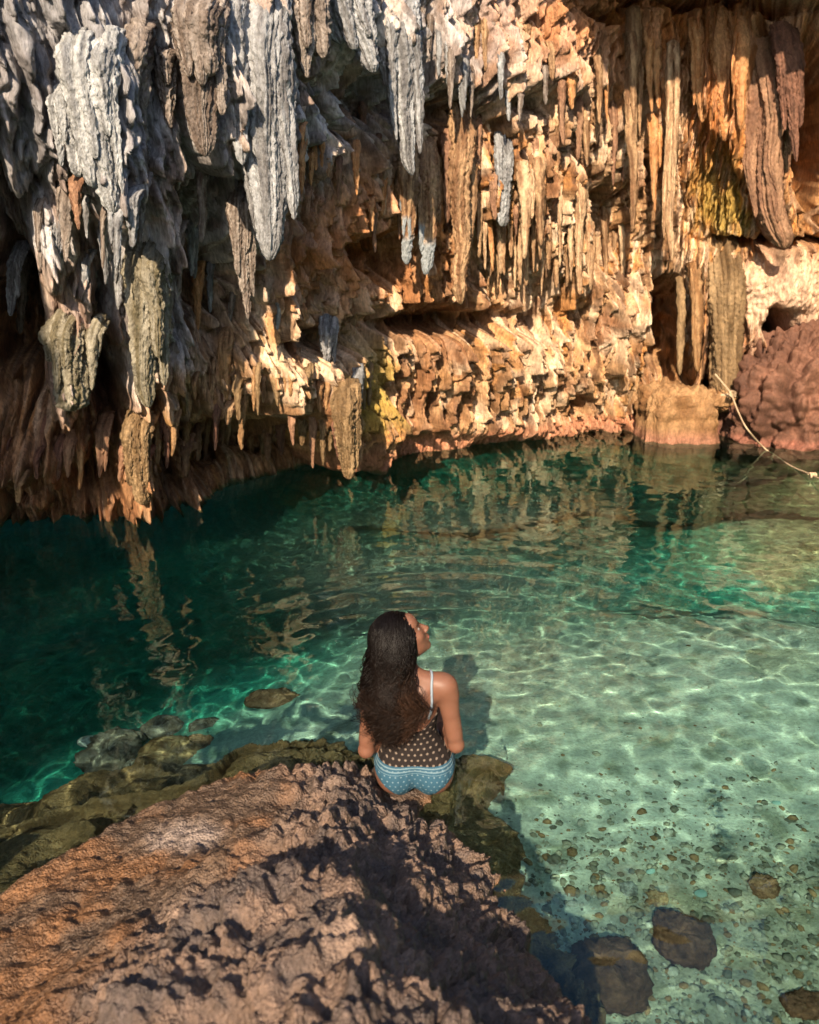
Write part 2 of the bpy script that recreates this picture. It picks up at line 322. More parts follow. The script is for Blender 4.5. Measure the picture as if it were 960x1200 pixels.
Cb = mixc(Cb, (.72, .70, .62), .45 * (1 - sstep(.05, .5, nc))); Cb = mixc((.07, .50, .37), Cb, sstep(-1.25, -.66, Z + .12 * nb)); Cb = mixc((.013, .125, .088), Cb, sstep(-2.05, -1.15, Z + .12 * nb))  # green and dark with depth painted in, standing for light the water absorbs
bpx, bpy_ = proj(np.stack([X, Y, Z], -1))
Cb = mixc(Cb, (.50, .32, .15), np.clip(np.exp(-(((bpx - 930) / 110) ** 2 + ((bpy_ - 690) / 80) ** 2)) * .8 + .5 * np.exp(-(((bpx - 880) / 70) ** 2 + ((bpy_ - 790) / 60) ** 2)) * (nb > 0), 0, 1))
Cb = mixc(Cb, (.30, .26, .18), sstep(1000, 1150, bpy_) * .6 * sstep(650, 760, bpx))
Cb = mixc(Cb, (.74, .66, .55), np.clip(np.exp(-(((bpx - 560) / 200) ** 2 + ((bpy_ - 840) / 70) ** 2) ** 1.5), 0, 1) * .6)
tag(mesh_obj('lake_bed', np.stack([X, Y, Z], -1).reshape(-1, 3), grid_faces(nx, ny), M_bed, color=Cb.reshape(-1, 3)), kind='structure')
def bed_z(x, y):
    i = int(np.clip((x + 8) / 17 * (nx - 1), 0, nx - 1)); j = int(np.clip((y + 5) / 17.5 * (ny - 1), 0, ny - 1)); return float(BEDZ[i, j])
BEDZ = Z

# ------------------------------------------------------------------ the ledge in the foreground
led = []
for (px, py, z) in [
    # crest from the seat to the photographer
    (480, 915, .07), (520, 925, .03), (440, 905, .12), (370, 905, .08), (340, 925, .15), (400, 930, .22), (480, 960, .20), (540, 975, .15), (440, 985, .30), (380, 980, .36), (500, 1020, .33), (420, 1040, .44), (540, 1060, .36), (480, 1100, .60), (400, 1110, .62), (330, 1070, .58),
    (300, 1150, .64), (420, 1180, .74), (520, 1180, .68), (200, 1190, .56), (560, 1120, .46), (600, 1180, .46), (250, 1100, .52),
    # orange shelf on the left, close to the water
    (290, 905, .04), (230, 935, .06), (160, 955, .03), (240, 985, .13), (300, 970, .18), (200, 1020, .14), (100, 1010, .05), (30, 1060, .05), (120, 1070, .14), (200, 1060, .24), (60, 1120, .16), (140, 1130, .32), (20, 1180, .2), (90, 1190, .36), (270, 1030, .32),
    # shore and below
    (300, 897, -.04), (370, 890, .03), (430, 893, .04), (150, 940, -.12), (60, 1000, -.35), (0, 1030, -.25), (-80, 1060, -.1), (100, 950, -.9), (0, 985, -1.2), (200, 905, -.8), (280, 882, -.8), (400, 868, -.8), (480, 872, -.6), (-100, 1150, .05), (30, 960, -1.4),
    (560, 905, -.04), (590, 895, -.05), (610, 915, -.05), (560, 930, -.06), (620, 890, -.09), (655, 900, -.9), (600, 858, -.8), (540, 862, -.7), (560, 960, .0), (572, 1000, .0), (580, 1050, .0), (600, 1100, .02), (630, 1150, .02), (665, 1190, .05),
    (605, 960, -.35), (620, 1020, -.5), (640, 1060, -.6), (665, 1110, -.7), (720, 1180, -.7), (650, 1020, -.9), (670, 930, -1.1), (690, 980, -1.1), (720, 1050, -1.1), (760, 1110, -1.1), (820, 1180, -1.1), (900, 1100, -1.2), (800, 980, -1.2), (900, 1250, -1.2), (700, 880, -1.2), (555, 1030, .22), (570, 1080, .28), (595, 1140, .25)]:
    led.append(at_z(px, py, z))
led += [(0, .3, .8), (.4, .3, .6), (-.6, .3, .75), (-1.5, .4, .5), (-2.5, .8, -.1), (-3, 1.6, -.8), (1, .3, -.1), (1.4, .5, -.7), (0, -.8, .5), (-1.5, -.8, .3), (1.4, -.8, -.3), (-2.8, 0, .0), (0, -2, .1), (1.8, 1.4, -.9), (-2, 2.6, -.9), (-1.2, 3.3, -1), (0, 3.5, -1), (.9, 3.5, -1), (1.3, 2.6, -.9), (-3.2, -1, -.6)]
lx, ly = 760, 860
X, Y = np.meshgrid(np.linspace(-3.2, 1.9, lx), np.linspace(-2, 3.6, ly), indexing='ij')
Z = field(led, X, Y, .20)
k5 = np.ones(9) / 9
for ax in (0, 1): Z = np.apply_along_axis(lambda r: np.convolve(np.pad(r, 4, mode='edge'), k5, 'valid'), ax, Z)
B3 = np.stack([X, Y, Z], -1); NL = normals_grid(B3); NL[NL[..., 2] < 0] *= -1
lpx, lpy = proj(B3)
edge = np.interp(lpy, [860, 940, 965, 1000, 1050, 1100, 1150, 1200], [640, 638, 600, 590, 596, 615, 650, 700]) + 14 * fbm(X * 6, Y * 6, 5, 2, 209)
B3[..., 2] -= .9 * sstep(0, 70, lpx - edge) * (Y > .9); SHL = np.interp(lpx, [-100, 0, 60, 150, 290, 430, 520, 640], [1070, 1040, 1003, 945, 892, 880, 868, 868])
B3[..., 2] += .085 * sstep(0, 26, lpy - SHL) * (1 - sstep(400, 470, lpx)) * sstep(.8, 1.2, Y)
B3[..., 2] -= .16 * sstep(20, 0, lpy - np.interp(lpx, [-100, 0, 60, 150, 290, 430, 520, 640], [1075, 1045, 1008, 952, 897, 884, 868, 868])) * (Y > 1)
wxx = X + .05 * fbm(X * 5, Y * 5, 0, 3, 201); wyy = Y + .05 * fbm(X * 5, Y * 5, 9, 3, 202)
rug = sstep(-20, 60, lpx - np.interp(lpy, [880, 920, 960, 1000, 1040, 1080, 1120, 1160, 1200], [330, 320, 310, 290, 265, 175, 135, 95, 60]) + 30 * fbm(X * 6, Y * 6, 1, 3, 203))
seat = np.exp(-(((lpx - 485) / 45) ** 2 + ((lpy - 915) / 22) ** 2) ** 2)
w1 = worley(wxx * 4.2, wyy * 4.2, Z * 4.2, 211); w2 = worley(wxx * 10, wyy * 10, Z * 10, 212); w3 = worley(wxx * 24, wyy * 24, Z * 24, 213); w4 = worley(wxx * 55, wyy * 55, Z * 55, 214)
Dl = (.03 * (.55 - w1) + .04 * (.6 - w2) + .042 * (.6 - w3) + .024 * (.6 - w4) - .04 * np.clip(1 - 4 * np.abs(fbm(wxx * 7, wyy * 7, Z * 7, 3, 241)), 0, 1) + .05 * fbm(X * 5, Y * 5, 2, 4, 204)) * (.40 + .60 * rug) * (1 - .8 * seat) * (1 - .8 * sstep(525, 580, lpx) * (1 - sstep(960, 1010, lpy))) - .21 * sstep(530, 580, lpx) * (1 - sstep(950, 1010, lpy)) - .02
pit = sstep(.38, .62, vnoise(wxx * 16, wyy * 16, Z * 16, 221) * .5 + .5 * vnoise(wxx * 33, wyy * 33, Z * 33, 222) + .12)
Dl -= .035 * pit * rug * (1 - seat)
Dl += .008 * fbm(X * 22, Y * 22, 0, 3, 205) + .02 * fbm(X * 3, Y * 3, 0, 2, 206)
LP = B3 + NL * Dl[..., None]
n1 = fbm(X * 2.6, Y * 2.6, 3, 4, 231); n2 = fbm(X * 11, Y * 11, 3, 3, 232)
Cl = mixc((.20, .13, .092), (.11, .08, .066), sstep(-.3, .35, n2)); Cl = mixc(Cl, (.34, .23, .165), sstep(.15, .5, n1 + n2 * .5) * .7)
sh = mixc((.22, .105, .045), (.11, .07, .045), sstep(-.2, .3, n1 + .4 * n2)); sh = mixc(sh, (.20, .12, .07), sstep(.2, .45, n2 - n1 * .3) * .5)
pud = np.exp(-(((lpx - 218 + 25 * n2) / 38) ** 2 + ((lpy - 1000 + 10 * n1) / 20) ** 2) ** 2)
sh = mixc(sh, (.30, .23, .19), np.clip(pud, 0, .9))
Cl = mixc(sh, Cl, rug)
Cl = mixc(Cl, (.36, .19, .09), np.clip(np.exp(-(((lpx - 570) / 60) ** 2 + ((lpy - 905) / 45) ** 2) ** 2), 0, .85))
Cl = mixc(Cl, (.36, .19, .09), np.clip((1 - sstep(-.02, .04, LP[..., 2])) * .8, 0, 1))
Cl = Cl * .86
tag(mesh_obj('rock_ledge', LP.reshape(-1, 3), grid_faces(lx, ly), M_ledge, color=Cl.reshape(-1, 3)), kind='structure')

# ------------------------------------------------------------------ water
wn, wm = 740, 720
X, Y = np.meshgrid(np.linspace(-7, 9.5, wn), np.linspace(-3, 13, wm), indexing='ij')
cx, cy = at_z(530, 890, 0)[:2]
r = np.sqrt((X - cx) ** 2 + (Y - cy) ** 2) + .06 * fbm(X, Y, 0, 2, 301)
wob = .6 + .5 * fbm(X * 1.2, Y * 1.2, 0, 2, 305)
Wz = .0055 * np.sin(2 * math.pi * r / .34) * np.exp(-((r - 2.25) / .55) ** 2) * wob + .0007 * wob * np.sin(2 * math.pi * r / .17) * np.exp(-((r - 1.1) / .7) ** 2)
Wz += .0017 * vnoise(X * 9 + .5 * vnoise(X * 2, Y * 2, 0, 315), Y * 9, 0, 311) + .0008 * vnoise(X * 16 + Y * 4, Y * 16 - X * 4, 2, 312)
Wz += .0032 * fbm(X * 2.2, Y * 3.4, 0, 3, 302) + .0016 * fbm(X * 4.5 + Y, Y * 7 - X, 3, 2, 303) * (.6 + .6 * sstep(.3, 2, X))
Wz += .004 * fbm(X * .8, Y * 1.1, 0, 2, 304)
Wz = Wz * (1 - .5 * sstep(5.0, 7.0, Y))
top = np.stack([X, Y, Wz], -1).reshape(-1, 3)
bot = top.copy(); bot[:, 2] = -4.2
ft = grid_faces(wn, wm); fb = ft[:, ::-1] + wn * wm
ring = np.r_[np.arange(wn) * wm, (wn - 1) * wm + np.arange(1, wm), np.arange(wn - 2, -1, -1) * wm + wm - 1, np.arange(wm - 2, 0, -1)]
rn = np.roll(ring, -1); fs = np.stack([ring, ring + wn * wm, rn + wn * wm, rn], -1)
def water_mat():
    m, N, L, B = new_mat('lake water'); N.remove(B); out = N['Material Output']
    gs = N.new('ShaderNodeBsdfGlass'); gs.inputs['IOR'].default_value = 1.5; gs.inputs['Roughness'].default_value = 0; gs.inputs['Color'].default_value = (.72, .95, .91, 1)
    L.new(gs.outputs[0], out.inputs['Surface'])
    return m
tag(mesh_obj('lake_water', np.vstack([top, bot]), np.vstack([ft, fb, fs]), water_mat()), kind='structure')

# ------------------------------------------------------------------ dripstone pieces that hang or stand as things of their own
PAL = dict(grey=((.12, .115, .115), (.30, .305, .31)), white=((.17, .17, .17), (.38, .385, .38)), greybrown=((.10, .072, .055), (.25, .21, .18)), tan=((.15, .075, .035), (.38, .24, .13)), cream=((.24, .13, .065), (.50, .35, .21)),
           orange=((.36, .15, .05), (.48, .26, .12)), brown=((.17, .085, .05), (.30, .17, .10)), olive=((.11, .065, .028), (.25, .165, .085)), moss=((.115, .095, .055), (.26, .235, .18)), ochre=((.18, .088, .034), (.34, .20, .095)), red=((.085, .038, .024), (.20, .095, .06)))
def tite_mesh(P, H, R, seed, col, blunt=.0, flat=.8, lean=(0, 0), flute=.2, nr=70, na=36, wob=.5, flare=.5, split=None):
    """verts of one hanging piece: P its root centre, H its length, R its radius; the axis leans, the surface is fluted and knobbly"""
    t = np.linspace(-.22, 1, nr)[:, None]; a = np.linspace(0, 2 * math.pi, na, endpoint=False)[None]
    tc = np.clip(t, 0, 1)
    prof = (1 - tc) ** .55 * (1 - blunt) + blunt * np.minimum(1, ((1 - tc) * 12) ** .5)
    prof = np.maximum(prof * (1 + flare * (1 - np.clip(t + .22, 0, 1)) ** 3), .012 / max(R, .02) * (1 - tc))
    ca, sa = np.cos(a), np.sin(a); zz = t * H
    n = fbm(ca * 1.5 + seed * 3.1, sa * 1.5, zz / (R * 5 + .05), 3, seed) * .38 + flute * fbm(ca * 4.2, sa * 4.2 + seed, zz / (R * 9 + .1), 3, seed + 5)
    n = n - .55 * flute * np.clip(1 - 3.2 * np.abs(fbm(ca * 3.1 + seed, sa * 3.1, zz / (R * 8 + .1), 3, seed + 21)), 0, 1) - .5 * flute * np.clip(1 - 3.5 * np.abs(fbm(ca * 7 + seed, sa * 7, zz / (R * 4 + .05), 2, seed + 25)), 0, 1)
    fn = fbm(ca * R * 45 + seed, sa * R * 45, zz * 34, 3, seed + 9) * min(.026, R * .42) + min(.02, R * .38) * (.7 - worley(ca * R * 30 + seed, sa * R * 30, zz * 14, seed + 11))
    r = R * prof * (1 + n) + fn * (.3 + .7 * prof)
    bx = lean[0] * np.clip(t, 0, 1) ** 1.3 + R * wob * fbm(zz * 2.2 + seed, 0 * zz, 0 * zz, 2, seed + 3); by = lean[1] * t
    V = np.stack([P[0] + bx + r * ca, P[1] + by + r * sa * flat, P[2] - zz + 0 * a], -1)
    dive = np.clip(1 - (t + .22) / .5, 0, 1) ** 2
    V[..., 1] += dive * (R * 2.2 + .10); V[..., 0] = (V[..., 0] - P[0]) * (1 - .35 * dive) + P[0]
    V[0] = V[0].mean(0); V[-1] = V[-1].mean(0)
    q = np.clip(.5 + 1.8 * fbm(ca * 2.5 + seed, sa * 2.5, zz * 3 / (R * 9 + .2), 4, seed + 7), 0, 1)
    C = mixc(col[0], col[1], q)
    if split: C = mixc(C, split[1], sstep(split[0] - .05, split[0] + .05, t + .05 * n) * np.ones_like(q))
    return V.reshape(-1, 3), C.reshape(-1, 3), grid_faces(nr, na).copy() if False else ring_faces(nr, na)
def ring_faces(nr, na):
    I, J = np.meshgrid(np.arange(nr - 1), np.arange(na), indexing='ij'); J2 = (J + 1) % na
    return np.stack([I * na + J, (I + 1) * na + J, (I + 1) * na + J2, I * na + J2], -1).reshape(-1, 4)
def recenter(o):
    me = o.data; n = len(me.vertices); c = np.empty(n * 3, np.float32); me.vertices.foreach_get('co', c); c = c.reshape(-1, 3)
    m = (c.max(0) + c.min(0)) / 2; c -= m; me.vertices.foreach_set('co', c.ravel()); o.location = m.tolist(); me.update(); return o
SEED = [0]
def stalactite(name, tx, ty, bx, by, wpx, pal, label, cat='stalactite', group=None, off=.0, ypos=None, **kw):
    SEED[0] += 1
    y = ypos if ypos else wall_pt(tx, ty)[1] - off
    A = at_y(tx, ty, y); B = at_y(bx, by, y); R = wpx * 1.04 / 2 * np.linalg.norm(A - CAM) * .97 / F
    big = wpx > 18
    H = A[2] - B[2]; rr = random.Random(SEED[0] * 7 + 1); subs = []
    k = 0 if wpx < 12 else 2 if wpx < 19 else 5 if wpx < 60 else 7
    if label.startswith('longest') or name != 'stalactite': k = 0
    subs.append(tite_mesh(A, H, R * (.8 if k else 1), 400 + SEED[0] * 17, PAL[pal], lean=(B[0] - A[0], 0), nr=150 if big else 50, na=90 if big else 20, **kw))
    for i in range(k):                                               # side tips grown together with the main one
        an = rr.uniform(0, 6.28); f_ = rr.uniform(.28, .55); q = A + np.array([math.cos(an) * R * .75, math.sin(an) * R * .6, 0]); kk = dict(kw); kk['blunt'] = rr.uniform(0, .5)
        subs.append(tite_mesh(q, H * rr.uniform(.35, .88), R * f_, 700 + SEED[0] * 31 + i, PAL[pal], lean=((B[0] - A[0]) * .6, 0), nr=110 if big else 40, na=44 if big else 16, **kk))
    n0 = 0; vs, cs, fs_ = [], [], []
    for v, c, f in subs: vs.append(v); cs.append(c); fs_.append(f + n0); n0 += len(v)
    return tag(recenter(mesh_obj(name, np.vstack(vs), np.vstack(fs_), M_tite, color=np.vstack(cs))), label, cat, group)
ST = 'stalactite'
stalactite(ST, 296, 5, 318, 306, 66, 'grey', 'huge fluted grey-white stalactite tapering to a blunt tip, largest of all', flute=.35, flare=.2, blunt=.25)
stalactite(ST, 226, 10, 238, 184, 58, 'greybrown', 'broad wrinkled grey-brown stalactite just left of the huge fluted one', flute=.3, blunt=.2)
stalactite(ST, 104, 60, 132, 250, 46, 'white', 'knobbly bright white stalactite bending right to a lumpy tip', flute=.1, off=.12, blunt=.3)
stalactite(ST, 80, 110, 88, 208, 34, 'white', 'short white lump of dripstone beside the knobbly bright white stalactite', flute=.1, off=.1, blunt=.4)
stalactite(ST, 150, 40, 160, 200, 44, 'greybrown', 'dull brown stalactite behind the knobbly bright white one', flute=.3, blunt=.2)
stalactite(ST, 283, 236, 289, 375, 23, 'greybrown', 'slim pale stalactite hanging below and left of the huge fluted tip', off=.1)
stalactite(ST, 466, 10, 479, 206, 42, 'grey', 'long blue-grey stalactite with straight left edge at the top centre', flute=.25, blunt=.15, off=.1)
stalactite(ST, 400, -20, 430, 86, 48, 'grey', 'blue-grey hanging wedge at the top edge, left of the long blue-grey stalactite', flute=.25, blunt=.2)
stalactite(ST, 352, -15, 362, 92, 40, 'greybrown', 'grey-brown hanging wedge right of the huge fluted stalactite root', flute=.3)
stalactite(ST, 190, 60, 196, 150, 26, 'greybrown', 'narrow brown stalactite squeezed between two broad grey ones')
stalactite(ST, 478, 192, 477, 310, 20, 'tan', 'tan stalactite with pale grey tip, first of the central cluster', off=.12, blunt=.45, split=(.72, (.24, .26, .27)))
stalactite(ST, 503, 186, 499, 322, 24, 'tan', 'thick tan stalactite with blunt pale grey end in the central cluster', off=.14, blunt=.5, split=(.7, (.24, .26, .27)))
stalactite(ST, 514, 186, 517, 296, 13, 'cream', 'narrow pale stalactite pressed against the thick blunt one', off=.08, blunt=.3)
stalactite(ST, 539, 160, 540, 357, 19, 'tan', 'longest and straightest brown pole-like stalactite of the central cluster', off=.22, blunt=.6, flare=.8, flute=.1)
stalactite(ST, 525, 165, 524, 262, 13, 'brown', 'short dark stalactite left of the pole-like one', off=.08, blunt=.4)
stalactite(ST, 554, 165, 553, 286, 10, 'tan', 'thin stalactite right of the pole-like one', off=.1, blunt=.4)
stalactite(ST, 591, 168, 590, 266, 19, 'grey', 'blunt blue-grey stalactite cut off square, right of the central cluster', off=.15, blunt=.85, flare=.1)
stalactite(ST, 617, 206, 616, 304, 15, 'cream', 'bright cream stalactite right of the blunt blue-grey one', off=.12, blunt=.3)
stalactite(ST, 634, 200, 633, 288, 11, 'tan', 'tan stalactite next to the bright cream one', off=.1, blunt=.3)
stalactite(ST, 682, 220, 680, 346, 13, 'cream', 'slender cream stalactite left of the dark hollow in the bright wall', off=.12, blunt=.3)
stalactite(ST, 744, 50, 741, 272, 16, 'tan', 'very long thin tan rib hanging between grey curtain and dark hollow', off=.1, blunt=.3)
stalactite(ST, 792, 90, 786, 306, 15, 'cream', 'long cream rib hanging above the dark water cave', off=.1, blunt=.3)
stalactite(ST, 770, 150, 766, 250, 12, 'orange', 'orange spike between the two long ribs', off=.1)
stalactite(ST, 76, 380, 78, 482, 46, 'moss', 'massive flat-bottomed grey stump streaked green, low above the dark water', off=.05, blunt=.9, flare=.1, flute=.25)
stalactite(ST, 164, 300, 176, 478, 46, 'moss', 'wide cracked pale drapery with green moss, right of the flat-bottomed stump', off=.08, blunt=.3, flute=.35)
stalactite(ST, 110, 385, 108, 458, 18, 'moss', 'small mossy spike between the stump and the cracked drapery', off=.05)
stalactite(ST, 897, 80, 914, 292, 40, 'brown', 'long dark brown hanging column between two black clefts', off=.25, blunt=.8, flute=.3)
stalactite(ST, 925, 50, 934, 190, 20, 'red', 'reddish brown spike at the right beside the long dark hanging column', off=.2)
stalactite(ST, 848, 30, 846, 166, 26, 'orange', 'smooth orange curtain fold, widest of the three under the top right ledge', off=.12, blunt=.4)
stalactite(ST, 822, 36, 820, 144, 17, 'orange', 'left orange curtain fold beneath the top right ledge', off=.1, blunt=.3)
stalactite(ST, 872, 36, 868, 152, 18, 'orange', 'right orange curtain fold beneath the top right ledge', off=.1, blunt=.3)
stalactite(ST, 232, 320, 233, 388, 11, 'orange', 'small orange spike in the dark hollow left of centre', off=.1)
stalactite(ST, 385, 380, 384, 440, 20, 'grey', 'small grey stalactite low on the orange wall', off=.15)
stalactite(ST, 418, 438, 419, 486, 14, 'grey', 'tiny pale grey spike above the water left of the lit hollow', off=.1)
stalactite(ST, 352, 170, 353, 228, 9, 'orange', 'little orange spike under the dark recess right of the huge stalactite', off=.05)
stalactite(ST, 366, 172, 366, 218, 8, 'orange', 'shorter twin of the little orange spike under the dark recess', off=.05)
stalactite(ST, 800, 345, 798, 440, 9, 'olive', 'olive rib hanging in the mouth of the dark water cave', off=.15, blunt=.4)
stalactite(ST, 819, 330, 818, 436, 16, 'ochre', 'ochre hanging rib between water cave and wide column', off=.15, blunt=.4, flute=.3)
stalactite(ST, 262, 400, 264, 470, 17, 'ochre', 'ochre stalactite at the left end of the orange fringe', off=.1)
stalactite(ST, 404, 470, 410, 562, 30, 'olive', 'shaggy olive dripstone hanging down to the water left of the pink shoreline', off=.12, blunt=.5, flute=.3)
stalactite(ST, 160, 500, 166, 592, 26, 'olive', 'mustard coloured stalactite reaching the water at lower left', off=.25, blunt=.6)
stalactite(ST, 118, 500, 116, 560, 17, 'brown', 'brown stub left of the mustard coloured stalactite', off=.2)
def fringe(n, x0, x1, yf, jit, ln, wd_, pal, label, group, off=.06):
    for i in range(n):
        x = x0 + (x1 - x0) * (i + random.uniform(.1, .9)) / n; y = yf(x) + random.uniform(-jit, jit); l = random.uniform(*ln)
        stalactite(ST, x, y - l, x + random.uniform(-2, 2), y, random.uniform(*wd_) * .72, random.choice(pal), label, group=group, off=random.uniform(-.07, .03), blunt=random.uniform(.0, .35), flute=random.uniform(.2, .4))
fringe(26, 560, 735, lambda x: 320 + .1 * (x - 560), 26, (45, 95), (7, 13), ['cream', 'tan'], 'thin cream stalactite in the sunlit row on the bright middle wall', 'thin stalactites of the bright middle wall')
fringe(26, 225, 435, lambda x: 478 + 16 * math.sin(x * .05), 12, (22, 50), (8, 15), ['ochre', 'olive', 'tan'], 'small ochre stalactite in the low fringe above the dark water', 'ochre fringe above the dark water')
fringe(16, 655, 800, lambda x: 170, 50, (40, 100), (7, 14), ['tan', 'orange', 'brown'], 'thin rusty stalactite hanging from the upper right wall', 'rusty stalactites of the upper right wall')
fringe(20, 485, 650, lambda x: 100, 45, (30, 70), (8, 15), ['grey', 'greybrown', 'tan'], 'small greyish stalactite in the shaggy curtain at the top centre', 'shaggy grey curtain at the top centre')
fringe(16, 0, 245, lambda x: 560 + 18 * math.sin(x * .09), 14, (26, 60), (8, 18), ['brown', 'ochre', 'red'], 'small dark brown stalactite hanging low over the shaded water', 'dark stalactites low over the shaded water', off=.2)
fringe(14, 0, 250, lambda x: 330 + 40 * math.sin(x * .07), 30, (50, 110), (14, 26), ['greybrown', 'grey'], 'mid sized grey-brown stalactite in the left wall drapery', 'grey-brown drapery of the left wall')

fringe(24, 180, 420, lambda x: 548 - .06 * (x - 180), 16, (30, 70), (9, 18), ['ochre', 'brown', 'olive', 'red'], 'dark rusty stalactite hanging into the shaded undercut just above the water', 'rusty stalactites of the shaded undercut')
fringe(26, 430, 640, lambda x: 262, 60, (30, 70), (7, 13), ['tan', 'orange', 'brown', 'cream'], 'small brown-gold stalactite between the central cluster and the long shadowed ledge', 'brown-gold stalactites around the central cluster')
fringe(18, 325, 470, lambda x: 220, 60, (24, 60), (7, 14), ['orange', 'tan', 'brown'], 'small orange stalactite in the rough hollow right of the huge fluted one', 'orange stalactites of the rough hollow')
fringe(16, 40, 330, lambda x: 300, 90, (30, 80), (8, 18), ['greybrown', 'grey', 'brown'], 'thin weathered stalactite among the big ones of the upper left wall', 'thin weathered stalactites of the upper left wall')

def blob(name, c, rad, seed, col, amp=.12, rib=0., boxy=1., res=(110, 80), mat=None, label=None, cat=None, group=None, rough=1., band=None):
    th = np.linspace(0, 2 * math.pi, res[0], endpoint=False)[:, None]; ph = np.linspace(-math.pi / 2, math.pi / 2, res[1])[None]
    sp = lambda v: np.sign(v) * np.abs(v) ** boxy
    d = np.stack([np.cos(th) * np.cos(ph), np.sin(th) * np.cos(ph), np.sin(ph) + 0 * th], -1)
    q = np.stack([sp(np.cos(ph)) * sp(np.cos(th)), sp(np.cos(ph)) * sp(np.sin(th)), sp(np.sin(ph)) + 0 * th], -1) * np.asarray(rad)
    m = min(rad); w = q + seed
    n = amp * m * 1.6 * fbm(w[..., 0] / m, w[..., 1] / m, w[..., 2] / m, 4, seed) + amp * m * .55 * rough * (.6 - worley(w[..., 0] * 3.2 / m, w[..., 1] * 3.2 / m, w[..., 2] * 3.2 / m, seed + 1)) + amp * m * .3 * rough * (.6 - worley(w[..., 0] * 8 / m, w[..., 1] * 8 / m, w[..., 2] * 8 / m, seed + 2))
    n = n + rib * m * fbm(w[..., 0] * 5 / m, w[..., 1] * 5 / m, w[..., 2] * .9 / m, 3, seed + 4)
    V = q + d * n[..., None]; V[:, 0] = V[:, 0].mean(0); V[:, -1] = V[:, -1].mean(0)
    C = mixc(col[0], col[1], np.clip(.5 + 1.4 * fbm(w[..., 0] * 2 / m, w[..., 1] * 2 / m, w[..., 2] * 1.3 / m, 4, seed + 3), 0, 1))
    if band: C = mixc(C, band[1], sstep(band[0] + .04, band[0] - .04, V[..., 2] + c[2] + .03 * n))
    o = mesh_obj(name, V.reshape(-1, 3), grid_faces(res[0], res[1], True), mat or M_tite, color=C.reshape(-1, 3)); o.location = tuple(c)
    return tag(o, label, cat, group)
Yb = at_z(790, 520, 0)[1]
c = at_y(789, 500, Yb + .38); blob('rock_block', (c[0], c[1], .12), (.40, .36, .50), 31, PAL['ochre'], amp=.30, rib=.22, boxy=.45, label='squarish ochre rock block standing in the water before the dark cave mouth', cat='rock', band=(.10, (.30, .14, .085)), res=(180, 120))
Yc = Yb + .45
stalactite('hanging_column', 852, 300, 850, 472, 38, 'olive', 'wide straight olive-brown rock column on the right with the rope tied to it', cat='rock column', ypos=Yc, blunt=.97, flare=.0, flute=.3, flat=.9, wob=.06)
c = at_y(845, 468, Yc); blob('column_foot', (c[0], c[1], c[2]), (.28, .26, .15), 37, PAL['ochre'], amp=.3, rib=.3, boxy=.9, label='ragged flared foot at the bottom of the wide column', cat='rock')
c = at_y(858, 500, Yc + .1); blob('rock_stub', (c[0], c[1], .05), (.16, .2, .42), 38, PAL['red'], amp=.2, rib=.2, boxy=.8, label='reddish stub rising from the water right under the wide column', cat='rock')
c = at_y(938, 500, at_z(920, 520, 0)[1] + .35); blob('boulder', (c[0], c[1], .1), (.85, .7, 1.12), 33, PAL['red'], amp=.26, rib=.26, boxy=.8, label='big rounded dark red-brown boulder at the right end of the waterline', cat='boulder', band=(.10, (.22, .09, .06)), rough=2.4, res=(300, 220))
for i, (px, py, w_) in enumerate([(903, 515, 22), (836, 512, 9), (950, 513, 18), (876, 514, 12)]):
    q = at_z(px, py, 0); s = w_ / F * 10 / 2
    blob('shore_rock', (q[0], q[1] + .25, .0), (s, s, s * .8), 50 + i, PAL['red'], label=['small pink rock at the foot of the big boulder, left of its centre', 'tiny pink rock in the gap between block and column', 'low red rock at the foot of the boulder nearest the right edge', 'small rock between the wide column and the boulder'][i], cat='rock', res=(40, 30))

# stones under water
M_wet = rock_mat('submerged stone', .8, 2., .5, spec=.2)
for i, (px, py, wp_, hp, pal, lab) in enumerate([
    (132, 885, 58, 50, 'greybrown', 'large pale sunken rock, leftmost in the emerald shallows'), (200, 888, 62, 36, 'tan', 'flat tan sunken rock left of the ledge tip'), (192, 850, 40, 24, 'greybrown', 'round sunken rock farther out in the emerald water'),
    (238, 872, 24, 14, 'brown', 'small dark sunken stone beside the flat tan one'), (322, 822, 58, 22, 'brown', 'dark sunken rock on the edge of the shallow bank'), (240, 850, 26, 14, 'greybrown', 'little sunken stone at the drop-off'),
    (118, 860, 44, 12, 'white', 'thin pale slab under the emerald water'), (165, 905, 36, 20, 'greybrown', 'grey sunken stone close to the shelf'),
    (796, 1117, 66, 54, 'red', 'rusty brown rock sunk in the pebbly shallows'), (712, 1162, 84, 66, 'red', 'larger rusty rock touching the dark flank of the ledge'), (893, 1050, 26, 18, 'brown', 'small dark stone on the pebbles at right'),
    (770, 1062, 22, 12, 'cream', 'pale flat pebble right of the shadowed water'), (735, 1052, 18, 12, 'white', 'white pebble beside the pale flat one'), (940, 430 + 760, 50, 24, 'red', 'reddish stone in the lower right corner of the water'), (620, 1190, 60, 30, 'red', 'rusty rock at the bottom by the ledge flank')]):
    q = at_z(px, py, -.5); z = bed_z(q[0], q[1]); q = at_z(px, py, z); z = bed_z(q[0], q[1]); dist = np.linalg.norm(q - CAM); wp_, hp = (wp_ * .78, hp * .78) if i in (8, 9, 13) else (wp_, hp); a = wp_ / F * dist / 2; b = hp / F * dist / 2 / .7
    if i in (8, 9, 14): z += b * .25
    blob('sunken_rock', (q[0], q[1], z + b * .2), (a, b, b * .55), 60 + i, PAL[pal], amp=.34, boxy=.75, rough=1.5, mat=M_wet, label=lab, cat='rock', res=(70, 50))
